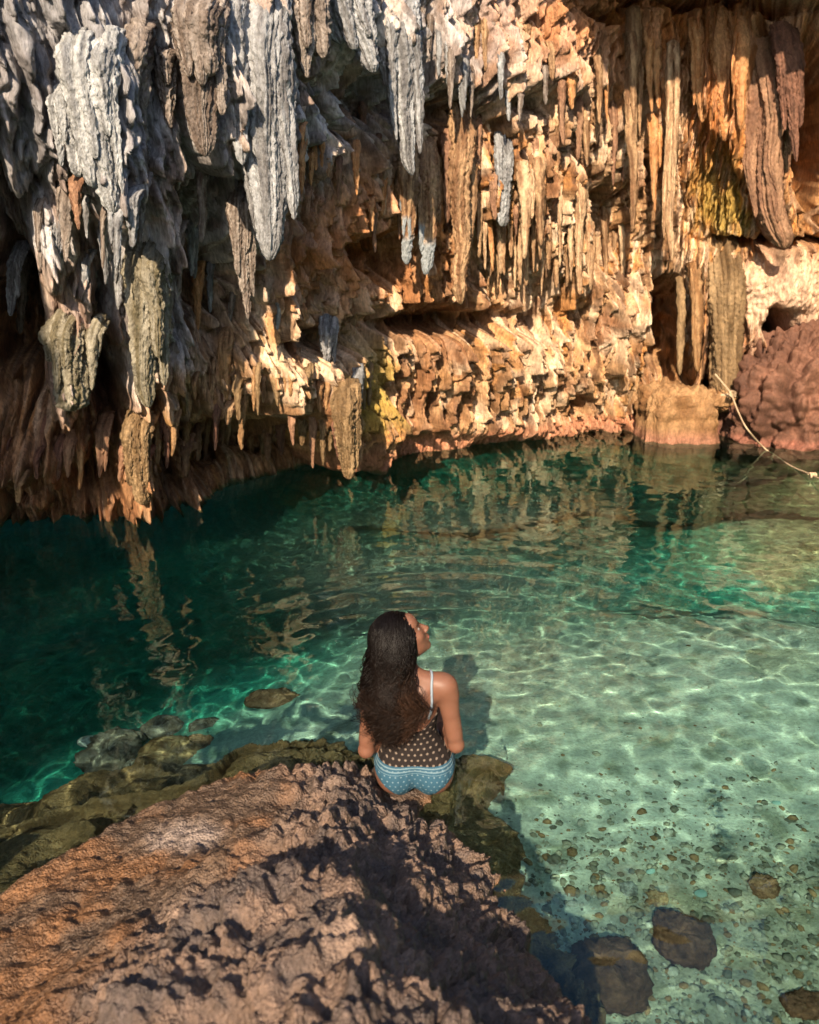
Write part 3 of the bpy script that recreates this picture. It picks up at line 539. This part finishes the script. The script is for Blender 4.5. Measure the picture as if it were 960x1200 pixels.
M_tq = plain('turquoise stone', (.30, .46, .44), .5, var=.1)
for px, py, w_, lab in [(820, 1056, 18, 'pale turquoise shard shining on the lakebed'), (910, 950, 14, 'greenish shard farther out on the lakebed'), (762, 1030, 12, 'dull turquoise chip left of the shining shard')]:
    q = at_z(px, py, -.57); z = bed_z(q[0], q[1]) + .03; q = at_z(px, py, z); s = w_ / F * 3.2 / 2
    bl = blob('stone_shard', q, (s, s * .7, s * .25), 90 + px, PAL['grey'], amp=.2, label=lab, cat='shard', res=(24, 16)); bl.data.materials.clear(); bl.data.materials.append(M_tq)

# pebbles
pr = np.random.default_rng(3); PV = []; PF = []; PC = []; nb_ = 0
ico = np.array([(0, -.53, .85), (0, .53, .85), (.85, 0, .53), (.85, 0, -.53), (-.85, 0, -.53), (-.85, 0, .53), (.53, .85, 0), (-.53, .85, 0), (.53, -.85, 0), (-.53, -.85, 0), (0, -.53, -.85), (0, .53, -.85)])
icf = [(0, 2, 1), (0, 1, 5), (0, 5, 9), (0, 9, 8), (0, 8, 2), (2, 8, 3), (2, 3, 6), (2, 6, 1), (1, 6, 7), (1, 7, 5), (5, 7, 4), (5, 4, 9), (9, 4, 10), (9, 10, 8), (8, 10, 3), (3, 10, 11), (3, 11, 6), (6, 11, 7), (7, 11, 4), (4, 11, 10)]
icf = np.array(icf)
for i in range(8000):
    px = pr.uniform(540, 1020); py = pr.uniform(700, 1230)
    if pr.random() > (.04 + .96 * sstep(860, 1060, py)) or pr.random() > sstep(560, 720, px + (py - 900) * .3): continue
    q = at_z(px, py, -.57); s = .004 + .018 * pr.random() ** 4; z = bed_z(q[0], q[1]) + s * .05
    sc = np.array([s * pr.uniform(.8, 1.6), s * pr.uniform(.8, 1.3), s * pr.uniform(.4, .8)]); an = pr.uniform(0, 6.28); v = ico * (1 + pr.uniform(-.18, .18, (12, 1))) * sc
    v = np.stack([v[:, 0] * math.cos(an) - v[:, 1] * math.sin(an), v[:, 0] * math.sin(an) + v[:, 1] * math.cos(an), v[:, 2]], 1) + (q[0], q[1], z)
    cc = [(.42, .38, .30), (.24, .22, .17), (.50, .48, .42), (.30, .18, .10), (.17, .16, .13), (.34, .33, .26)][pr.integers(6)]
    PV.append(v); PF.append(icf + nb_); PC.append(np.tile(cc, (12, 1))); nb_ += 12
tag(mesh_obj('pebbles', np.vstack(PV), np.vstack(PF), M_wet, color=np.vstack(PC)), kind='stuff', label='loose pebbles scattered over the shallow lakebed', cat='pebbles')

# ------------------------------------------------------------------ rope
M_rope = rock_mat('rope fibre', .8, 6, .6, attr=False, color=(.50, .37, .24), dist=.003)
Yr = Yc - .36
rp = [at_y(838, 438, Yr + .05), at_y(848, 450, Yr), at_y(857, 462, Yr - .02), at_y(865, 482, Yr - .3), at_y(876, 503, Yr - .7), at_y(898, 527, 9.3), at_y(925, 545, 8.6), at_y(952, 557, 8.0), at_y(1000, 580, 7.0), at_y(1060, 615, 6.1)]
RP = np.array(rp)
pts, _ = spline(RP, 120)
rope_e = empty('mooring_rope', tuple(rp[2]), 'thin pale rope tied round the wide column and trailing right over the water', 'rope')
def child(name, vf, mat, parent, color=None):
    v, f = vf; v = np.array(v) - np.array(parent.location); return mesh_obj(name, v, f, mat, parent=parent, color=color)
child('rope_line', tube(pts, .0095, 8), M_rope, rope_e)
cc = at_y(852, 462, Yc); R0 = .235; loops = []
for k in range(3):
    a = np.linspace(0, 2 * math.pi, 50); loops.append(tube(np.stack([cc[0] + R0 * np.cos(a), cc[1] + (R0 + .02) * np.sin(a), cc[2] + .05 - .035 * k + .04 * np.cos(a + k)], 1), .013, 6))
child('rope_loop', merge(loops), M_rope, rope_e)
a = np.linspace(0, 7 * math.pi, 120); kp = rp[2] + np.stack([.035 * np.cos(a), -.02 + .03 * np.sin(a * 1.3), .035 * np.sin(a * .7)], 1)
child('knot', tube(kp, .014, 6), M_rope, rope_e)
k4 = pts[45]; ends = []
for dx, ln in ((-.02, .34), (.03, .26), (-.05, .22)):
    ends.append(tube(spline([k4, k4 + (dx, -.02, -.12), k4 + (dx * 1.6, -.01, -ln * .7), k4 + (dx * .8, 0, -ln)], 20)[0], .009, 6))
child('loose_end', merge(ends), M_rope, rope_e)
f7 = RP[7]; a = np.linspace(0, 5 * math.pi, 60); child('knot', tube(f7 + np.stack([np.linspace(-.03, .03, 60), .022 * np.cos(a), .022 * np.sin(a)], 1), .012, 6), M_rope, rope_e)

# ------------------------------------------------------------------ the woman, grown from one distance field
class Field:
    def __init__(s, lo, hi, h):
        s.lo = np.array(lo, float); s.h = h; s.n = np.ceil((np.array(hi) - s.lo) / h).astype(int) + 1
        s.ax = [(s.lo[i] + h * np.arange(s.n[i])).astype(np.float32) for i in range(3)]; s.v = np.full(s.n, .2, np.float32)
    def win(s, lo, hi, m):
        r = []
        for i in range(3):
            a = max(0, int((lo[i] - m - s.lo[i]) / s.h)); b = min(s.n[i], int((hi[i] + m - s.lo[i]) / s.h) + 2); r.append(slice(a, max(a + 1, b)))
        return tuple(r)
    def put(s, w, d, k, sub=False):
        o = s.v[w]
        if sub: d = -d; h = np.clip(.5 - .5 * (d - o) / k, 0, 1); s.v[w] = o * (1 - (1 - h)) * 0 + (d * (1 - h) + o * h) + k * h * (1 - h) if False else np.maximum(o, d); return
        h = np.clip(.5 + .5 * (o - d) / k, 0, 1); s.v[w] = o * (1 - h) + d * h - k * h * (1 - h)
    def grid(s, w): return np.meshgrid(s.ax[0][w[0]], s.ax[1][w[1]], s.ax[2][w[2]], indexing='ij')
    def cap(s, a, b, ra, rb, k=.02, flat=None):
        a = np.array(a, float); b = np.array(b, float); m = max(ra, rb) + k + .03
        w = s.win(np.minimum(a, b), np.maximum(a, b), m); X, Y, Z = s.grid(w); d = b - a; L2 = d @ d + 1e-12
        t = np.clip(((X - a[0]) * d[0] + (Y - a[1]) * d[1] + (Z - a[2]) * d[2]) / L2, 0, 1)
        s.put(w, np.sqrt((X - a[0] - t * d[0]) ** 2 + (Y - a[1] - t * d[1]) ** 2 + (Z - a[2] - t * d[2]) ** 2) - (ra + (rb - ra) * t), k)
    def ell(s, c, r, k=.02, rot=None, sub=False):
        c = np.array(c, float); r = np.array(r, float); m = k + .03; R_ = max(r) if rot is not None else 0
        e = np.full(3, R_) if rot is not None else r; w = s.win(c - e, c + e, m); X, Y, Z = s.grid(w); q = np.stack([X - c[0], Y - c[1], Z - c[2]], -1)
        if rot is not None: q = q @ rot
        k0 = np.sqrt(((q / r) ** 2).sum(-1)); k1 = np.sqrt(((q / r ** 2) ** 2).sum(-1)) + 1e-6; s.put(w, k0 * (k0 - 1) / k1, k, sub)
    def sample(s, P):
        q = (np.asarray(P) - s.lo) / s.h; i = np.clip(np.floor(q).astype(int), 0, s.n - 2); t = q - i; r = 0
        for a in (0, 1):
            for b in (0, 1):
                for c in (0, 1):
                    r = r + (t[:, 0] if a else 1 - t[:, 0]) * (t[:, 1] if b else 1 - t[:, 1]) * (t[:, 2] if c else 1 - t[:, 2]) * s.v[i[:, 0] + a, i[:, 1] + b, i[:, 2] + c]
        return r
    def snap(s, P, off=0., it=6):
        P = np.array(P, float); e = s.h
        for _ in range(it):
            g = np.stack([s.sample(P + e * np.eye(3)[i]) - s.sample(P - e * np.eye(3)[i]) for i in range(3)], 1); g /= np.linalg.norm(g, axis=1, keepdims=True) + 1e-9
            P -= g * np.clip(s.sample(P) - off, -.03, .03)[:, None]
        return P
def surface_nets(v, ax, h):
    s = v < 0; nx_, ny_, nz_ = v.shape; cnt = np.zeros((nx_ - 1, ny_ - 1, nz_ - 1), np.float32); acc = np.zeros(cnt.shape + (3,), np.float32)
    sl = lambda o, n: slice(o, n - 1 + o)
    for axis in range(3):
        o1 = [(a, b) for a in (0, 1) for b in (0, 1)]
        for a, b in o1:
            off = [0, 0, 0]; oth = [i for i in range(3) if i != axis]; off[oth[0]] = a; off[oth[1]] = b
            p0 = tuple(sl(off[i], v.shape[i]) for i in range(3)); off2 = off[:]; off2[axis] = 1; p1 = tuple(sl(off2[i], v.shape[i]) for i in range(3))
            v0, v1 = v[p0], v[p1]; c = (v0 < 0) != (v1 < 0); t = np.where(c, v0 / np.where(c, v0 - v1, 1), 0); cnt += c
            for i in range(3): acc[..., i] += np.where(c, (t if i == axis else off[i]), 0)
    act = cnt > 0; idx = np.full(act.shape, -1); idx[act] = np.arange(act.sum()); ii = np.argwhere(act)
    P = (acc[act] / cnt[act][:, None] + ii) * h + np.array([a[0] for a in ax]); Q = []
    for axis in range(3):
        a0 = [slice(None)] * 3; a1 = [slice(None)] * 3; a0[axis] = slice(0, -1); a1[axis] = slice(1, None)
        c = s[tuple(a0)] != s[tuple(a1)]; e = np.argwhere(c); u, w_ = [i for i in range(3) if i != axis]
        e = e[(e[:, u] > 0) & (e[:, w_] > 0) & (e[:, u] < v.shape[u] - 1) & (e[:, w_] < v.shape[w_] - 1)]
        def g(du, dw): q = e.copy(); q[:, u] += du; q[:, w_] += dw; return idx[q[:, 0], q[:, 1], q[:, 2]]
        quad = np.stack([g(-1, -1), g(0, -1), g(0, 0), g(-1, 0)], 1); flip = s[e[:, 0], e[:, 1], e[:, 2]] ^ (axis == 1); quad[~flip] = quad[~flip][:, ::-1]; Q.append(quad)
    return P, np.vstack(Q)
P0 = at_z(486, 924, .085)
person = empty('person', tuple(P0), 'long-haired woman in dotted swimsuit seated at the tip of the rock ledge', 'person')
person.scale = (.965,) * 3
HY, HP = math.radians(-78), math.radians(32)         # head turned to her right hand side and tipped up
Rz = np.array([[math.cos(HY), -math.sin(HY), 0], [math.sin(HY), math.cos(HY), 0], [0, 0, 1]]); Rx = np.array([[1, 0, 0], [0, math.cos(HP), -math.sin(HP)], [0, math.sin(HP), math.cos(HP)]])
HR = Rz @ Rx; HC = np.array([-.052, .02, .705])
hd = lambda x, y, z: HC + HR @ (np.array([x, y, z]) * 1.0)
fd = Field((-.36, -.26, -.50), (.40, .80, .86), .0055)
def torso(f):
    f.ell((0, .03, .15), (.150, .105, .11), .04); 
    for sx in (-1, 1): f.ell((sx * .078, .0, .095), (.092, .105, .098), .03)
    f.ell((-.01, .03, .27), (.094, .076, .12), .06); f.ell((-.03, .025, .40), (.128, .088, .14), .05)
    f.cap((-.135, .01, .485), (.095, .01, .495), .055, .055, .05); f.ell((.03, .10, .40), (.055, .05, .055), .03); f.ell((-.09, .10, .40), (.055, .05, .055), .03)
    for sx in (-1, 1): f.ell((-.03 + sx * .068, -.036, .445), (.040, .032, .062), .02)
    for sx, kx in ((1, .10), (-1, .02)): f.cap((sx * .085, .06, .095), (kx + sx * .06, .44, .085), .082, .052, .04)
torso(fd)
ts = Field((-.36, -.26, -.50), (.40, .80, .86), .0055); ts.v = fd.v.copy()
fd.cap((-.03, .015, .50), (-.045, .03, .65), .047, .042, .03); fd.cap((-.035, .0, .565), (.085, .0, .515), .03, .03, .03); fd.cap((-.04, .0, .565), (-.15, .0, .51), .03, .03, .03)
for sx, kx in ((1, .16), (-1, -.04)):
    fd.cap((kx, .44, .08), (kx + .01, .49, -.32), .05, .032, .03); fd.cap((kx + .005, .43, -.06), (kx + .01, .46, -.16), .045, .04, .03)
    fd.cap((kx + .01, .48, -.34), (kx + .02, .62, -.375), .03, .028, .02); fd.cap((kx + .02, .62, -.375), (kx + .022, .67, -.38), .028, .018, .02)
for A, B, Cc, ins in (((.128, .0, .492), (.175, -.01, .225), (.14, .19, .16), 1), ((-.175, .0, .482), (-.205, -.01, .20), (-.13, .18, .145), -1)):
    A, B, Cc = map(np.array, (A, B, Cc)); fd.ell(A, (.050, .049, .056), .03); fd.cap(A, B, .038, .031, .02); fd.cap(A * .45 + B * .55 + (0, .008, 0), A * .2 + B * .8, .033, .031, .02); fd.cap(A * .85 + B * .15 + (ins * .010, 0, 0), A * .6 + B * .4, .038, .034, .02)
    fd.cap(B, Cc, .031, .022, .012); fd.cap(B, B * .6 + Cc * .4, .032, .033, .012)
    dr = (Cc - B) / np.linalg.norm(Cc - B); dr = dr * (1, 1, .3); dr /= np.linalg.norm(dr); sd = np.cross(dr, (0, 0, 1)); sd /= np.linalg.norm(sd); dn = np.array([0, 0, -1.])
    pc = Cc + dr * .045; fd.cap(Cc, pc + dr * .01, .023, .026, .012)
    fd.cap(pc - sd * .02, pc + sd * .02, .017, .017, .01)
    for j, (o, l) in enumerate(((-.03, .062), (-.010, .072), (.010, .068), (.029, .052))):
        r0 = pc + dr * .025 + sd * o; m = r0 + dr * l * .5 + dn * .006; fd.cap(r0, m, .0095, .0088, .004); fd.cap(m, m + dr * l * .42 + dn * .02, .0088, .0075, .004)
    r0 = Cc + dr * .02 - sd * ins * .018; m = r0 - sd * ins * .028 + dr * .025; fd.cap(r0, m, .012, .010, .006); fd.cap(m, m + dr * .03 - sd * ins * .006, .010, .008, .004)
fd.ell(hd(0, -.012, .028), (.072, .092, .082), .02, HR); fd.ell(hd(0, .032, -.028), (.057, .060, .078), .03, HR); fd.ell(hd(0, .066, -.088), (.020, .018, .017), .02, HR)
fd.ell(hd(0, .062, .045), (.05, .03, .035), .02, HR)
fd.cap(hd(0, .088, .012), hd(0, .107, -.022), .007, .0105, .008); fd.ell(hd(0, .099, -.027), (.017, .010, .008), .006, HR); fd.ell(hd(0, .087, -.050), (.022, .011, .006), .006, HR); fd.ell(hd(0, .085, -.062), (.019, .011, .007), .006, HR)
for sx in (-1, 1):
    fd.ell(hd(sx * .035, .062, -.015), (.022, .02, .02), .02, HR); fd.ell(hd(sx * .030, .094, .012), (.013, .010, .008), .004, HR, sub=True); fd.ell(hd(sx * .073, .0, -.008), (.007, .017, .028), .006, HR)
M_skin = plain('skin', (.175, .080, .050), .5, .35, var=.08, bump=.1, sss=.12)
bv, bq = surface_nets(fd.v, fd.ax, fd.h)
nbr = np.zeros_like(bv); ct = np.zeros(len(bv))
for k in range(4):
    np.add.at(nbr, bq[:, k], bv[bq[:, (k + 1) % 4]]); np.add.at(ct, bq[:, k], 1)
bv = bv * .5 + .5 * nbr / ct[:, None]
body = mesh_obj('body', bv, bq, M_skin, parent=person)
M_eye = plain('eye', (.22, .19, .17), .6, .2); M_iris = plain('iris', (.05, .025, .01), .2); M_lip = plain('lips', (.34, .10, .08), .4)
def sph(c, r, rot=None, n=14):
    th = np.linspace(0, 2 * math.pi, n * 2, endpoint=False)[:, None]; ph = np.linspace(-math.pi / 2, math.pi / 2, n)[None]
    q = np.stack([np.cos(th) * np.cos(ph), np.sin(th) * np.cos(ph), np.sin(ph) + 0 * th], -1) * np.asarray(r)
    if rot is not None: q = q @ rot.T
    return (q + c).reshape(-1, 3), grid_faces(2 * n, n, True)
for sx in (-1, 1):
    e = mesh_obj('eye', *sph(hd(sx * .030, .0745, .012), (.0105,) * 3), M_eye, parent=person); mesh_obj('iris', *sph(hd(sx * .030, .082, .0135), (.0052, .0035, .0052), HR), M_iris, parent=e)
    a = np.linspace(-1, 1, 12)[:, None]; p = np.array([hd(sx * (.030 + .018 * t), .088 - .008 * t * t * (1 if t * 1 > 0 else .6), .028 + .004 * (1 - t * t)) for t in a[:, 0]])
    v, f = tube(fd.snap(p, .0005), .0022, 6); mesh_obj('eyebrow', v, f, M_iris, parent=person)
p = fd.snap(np.array([hd(t * .02, .095, -.0555) for t in np.linspace(-1, 1, 12)]), -.001)
v, f = tube(p, .0035, 6); mesh_obj('lips', v, f, M_lip, parent=person)

# swimsuit
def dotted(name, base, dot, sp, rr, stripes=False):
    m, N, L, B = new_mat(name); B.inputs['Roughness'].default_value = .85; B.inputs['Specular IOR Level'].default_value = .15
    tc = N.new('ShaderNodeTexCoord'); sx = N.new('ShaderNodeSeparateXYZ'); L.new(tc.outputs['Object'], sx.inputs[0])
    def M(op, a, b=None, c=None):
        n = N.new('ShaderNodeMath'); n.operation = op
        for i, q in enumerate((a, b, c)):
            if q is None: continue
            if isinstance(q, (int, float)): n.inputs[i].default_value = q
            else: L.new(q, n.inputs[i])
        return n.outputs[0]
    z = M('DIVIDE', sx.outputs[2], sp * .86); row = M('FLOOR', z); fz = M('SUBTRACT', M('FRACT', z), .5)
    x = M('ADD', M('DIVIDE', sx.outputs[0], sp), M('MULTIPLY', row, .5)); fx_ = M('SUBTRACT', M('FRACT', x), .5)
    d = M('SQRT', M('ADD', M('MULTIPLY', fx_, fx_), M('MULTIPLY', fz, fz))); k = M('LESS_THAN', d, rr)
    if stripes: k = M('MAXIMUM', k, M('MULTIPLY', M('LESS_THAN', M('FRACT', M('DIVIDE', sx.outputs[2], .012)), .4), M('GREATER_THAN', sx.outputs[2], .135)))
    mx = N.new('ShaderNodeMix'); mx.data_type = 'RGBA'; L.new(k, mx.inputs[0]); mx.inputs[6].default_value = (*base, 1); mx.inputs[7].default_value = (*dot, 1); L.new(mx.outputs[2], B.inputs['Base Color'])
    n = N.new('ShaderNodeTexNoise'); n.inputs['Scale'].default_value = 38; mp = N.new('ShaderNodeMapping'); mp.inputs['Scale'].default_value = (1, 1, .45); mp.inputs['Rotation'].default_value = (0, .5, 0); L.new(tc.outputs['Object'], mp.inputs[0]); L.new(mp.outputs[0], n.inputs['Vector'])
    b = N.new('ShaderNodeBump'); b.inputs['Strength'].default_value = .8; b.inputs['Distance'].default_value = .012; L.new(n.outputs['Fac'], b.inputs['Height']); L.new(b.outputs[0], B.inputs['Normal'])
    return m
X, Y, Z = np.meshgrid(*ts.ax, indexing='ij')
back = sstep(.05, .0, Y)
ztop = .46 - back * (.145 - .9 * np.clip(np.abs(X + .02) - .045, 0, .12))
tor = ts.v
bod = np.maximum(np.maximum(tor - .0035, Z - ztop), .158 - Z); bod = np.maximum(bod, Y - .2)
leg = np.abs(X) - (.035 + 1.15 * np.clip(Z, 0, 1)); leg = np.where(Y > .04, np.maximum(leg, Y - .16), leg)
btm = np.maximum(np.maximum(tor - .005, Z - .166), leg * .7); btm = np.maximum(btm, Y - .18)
for nm, fv, mt in (('swimsuit_bodice', bod, dotted('dotted fabric painted in shade', (.018, .014, .013), (.17, .135, .11), .026, .2)), ('swimsuit_bottom', btm, dotted('blue dotted fabric', (.03, .085, .13), (.13, .20, .24), .023, .16, True))):  # one blue fabric; the bodice copy is darkened to paint in its shade
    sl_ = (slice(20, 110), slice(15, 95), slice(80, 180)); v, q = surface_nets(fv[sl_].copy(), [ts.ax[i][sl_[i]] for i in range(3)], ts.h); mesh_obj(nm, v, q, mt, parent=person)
M_strap = plain('strap fabric', (.22, .27, .32), .6)
for xs in (.068, -.125):
    p = spline([(xs + .012, -.07, .36), (xs + .008, -.07, .44), (xs, -.05, .50), (xs, .0, .56), (xs - .01, .06, .52), (xs - .02, .11, .44)], 40)[0]; p = fd.snap(p, .002)
    v, f = tube(p, .0055, 8); mesh_obj('strap', v, f, M_strap, parent=person)
del X, Y, Z, bod, btm, leg, tor, back, ztop

# hair: a closed core with strands over it
hf = Field((-.32, -.30, .15), (.16, .16, .86), .0065)
hf.ell(hd(0, -.022, .036), (.084, .098, .088), .02, HR)
hf.ell(HC + (-.035, -.055, -.05), (.085, .075, .10), .04); hf.cap(HC + (-.045, -.06, -.09), (-.11, -.09, .47), .072, .066, .04); hf.cap((-.11, -.09, .47), (-.10, -.10, .41), .058, .036, .03); hf.cap((-.15, -.06, .50), (-.17, -.045, .42), .05, .03, .03)
X, Y, Z = np.meshgrid(*hf.ax, indexing='ij'); hv = hf.v + .018 * (Z < .66) * fbm(X * 22, Y * 22, Z * 12, 3, 601).astype(np.float32) + .004 * fbm(X * 70, Y * 70, Z * 20, 2, 602)
q = (np.stack([X, Y, Z], -1) - HC) @ HR; face = np.maximum(.030 - q[..., 1] + .35 * np.clip(np.abs(q[..., 0]) - .03, 0, 1), q[..., 2] - .098)   # keep the face clear
cut = np.minimum(np.minimum(q[..., 1] - .035, .085 + .9 * (.0) - q[..., 2]), 0.2); cut = np.where(q[..., 2] < .105, np.minimum(q[..., 1] - .034 - .75 * np.clip(q[..., 2] - .0, 0, 1), .105 - q[..., 2]), -.01)
hv = np.maximum(hv, cut.astype(np.float32))
M_hair = rock_mat('dark hair', .48, 1, .1, attr=True, var=.15, spec=.12)
v, f = surface_nets(hv, hf.ax, hf.h)
M_core = plain('hair underlayer', (.006, .0045, .004), .8, .05)
hair = mesh_obj('hair', v, f, M_core, parent=person)
hr = np.random.default_rng(11); HV = []; HF = []; HCc = []; nbv = 0
for i in range(3600):
    u = hr.uniform(-1, 1); el = hr.uniform(.0, 1.45) if i % 3 else hr.uniform(-.5, .5); az = hr.uniform(math.pi * .62, math.pi * 2.38) # round the back of the head
    d = np.array([math.cos(el) * math.cos(az), math.cos(el) * math.sin(az), math.sin(el)])
    s0 = hd(*(np.array([0, -.022, .036]) + d * (.082, .096, .087)))
    if np.dot(HR.T @ (s0 - HC), (0, 1, 0)) > .06 and np.dot(HR.T @ (s0 - HC), (0, 0, 1)) < .075: continue
    tx = -.10 + .085 * hr.normal() * .62; ty = -.125 - .035 * hr.random() + .35 * max(0, -tx - .15); tz = hr.uniform(.34, .52) if hr.random() < .85 else hr.uniform(.28, .34)
    tx = np.clip(tx, -.235, .04); tz += .5 * abs(tx + .11)
    mid = np.array([s0[0] * .55 + tx * .45 - .01, min(s0[1] * .6 + ty * .4, -.07 if abs(s0[0]+.05)<.05 else s0[1]), .60]); m2 = np.array([tx * .95 + .0, ty + .005, .47])
    K = 26; p = spline([s0, s0 * .8 + mid * .2 + (0, -.012, .012 if el > .7 else 0), mid, m2, (tx, ty, tz)], K)[0]
    t = np.linspace(0, 1, K); A = .012 * hr.uniform(.8, 2.8) * t ** .8; ph = hr.uniform(0, 6.28) + 0 * t; wl = hr.uniform(.055, .09); sarc = t * (s0[2] - tz)
    p[:, 0] += A * np.sin(sarc / wl * 6.28 + ph); p[:, 1] += A * .7 * np.cos(sarc / wl * 6.28 + ph)
    inside = hf.sample(p); 
    lift = hr.uniform(.001, .008); ps = hf.snap(p, lift, 4); m = (inside < lift)[:, None]; p = np.where(m, ps, p)
    rad = .0019 * (1 - t ** 3 * .8) * hr.uniform(.7, 1.3); tv, tf = tube(p, rad, 4, False); HV.append(np.array(tv)); HF.append(np.array(tf) + nbv); nbv += len(tv)
    tip = hr.uniform(.15, 1) if tx > -.06 else hr.uniform(0, .35); c = mixc((.004, .003, .0028), (.06, .03, .017), (t ** 2) * tip); HCc.append(np.repeat(c, 4, 0))
mesh_obj('hair_strands', np.vstack(HV), np.vstack(HF), M_hair, parent=person, color=np.vstack(HCc))


# ------------------------------------------------------------------ light, sky, camera
w = bpy.data.worlds.new('World'); scene.world = w; w.use_nodes = True; N = w.node_tree.nodes; L = w.node_tree.links
sk = N.new('ShaderNodeTexSky'); sk.sky_type = 'NISHITA'; sk.sun_disc = False
sk.sun_elevation = math.asin(-SUN[2]); sk.sun_rotation = math.atan2(-SUN[0], -SUN[1])
L.new(sk.outputs[0], N['Background'].inputs[0]); N['Background'].inputs[1].default_value = .13
sun = bpy.data.lights.new('sun', 'SUN'); sun.energy = 5; sun.angle = math.radians(.8); sun.color = (1, .81, .59)
so = bpy.data.objects.new('sun', sun); COL.objects.link(so); so.rotation_euler = Vector(SUN).to_track_quat('-Z', 'Y').to_euler(); so.location = (-6, -10, 12)
cam = bpy.data.cameras.new('camera'); cam.sensor_fit = 'VERTICAL'; cam.sensor_height = 24; cam.lens = 24 * F / 1200; cam.clip_end = 200; cam.clip_start = .05
co = bpy.data.objects.new('camera', cam); COL.objects.link(co); co.location = CAM; co.rotation_euler = (math.pi / 2 - PITCH, 0, 0)
cam.dof.use_dof = True; cam.dof.focus_distance = 4.2; cam.dof.aperture_fstop = 1.8
scene.camera = co
scene.view_settings.view_transform = 'Standard'; scene.view_settings.look = 'None'; scene.view_settings.exposure = 1.0; scene.view_settings.gamma = 1
scene.cycles.use_adaptive_sampling = True; scene.cycles.adaptive_threshold = .03; scene.cycles.max_bounces = 8; scene.cycles.diffuse_bounces = 4; scene.cycles.transparent_max_bounces = 12; scene.cycles.use_denoising = True
scene.cycles.caustics_refractive = True
sun.cycles.is_caustics_light = True                                 # the ripples focus the sunlight on the lakebed
for ob in scene.objects:
    if ob.type == 'MESH': ob.cycles.is_caustics_caster = ob.name == 'lake_water'; ob.cycles.is_caustics_receiver = ob.name != 'lake_water'
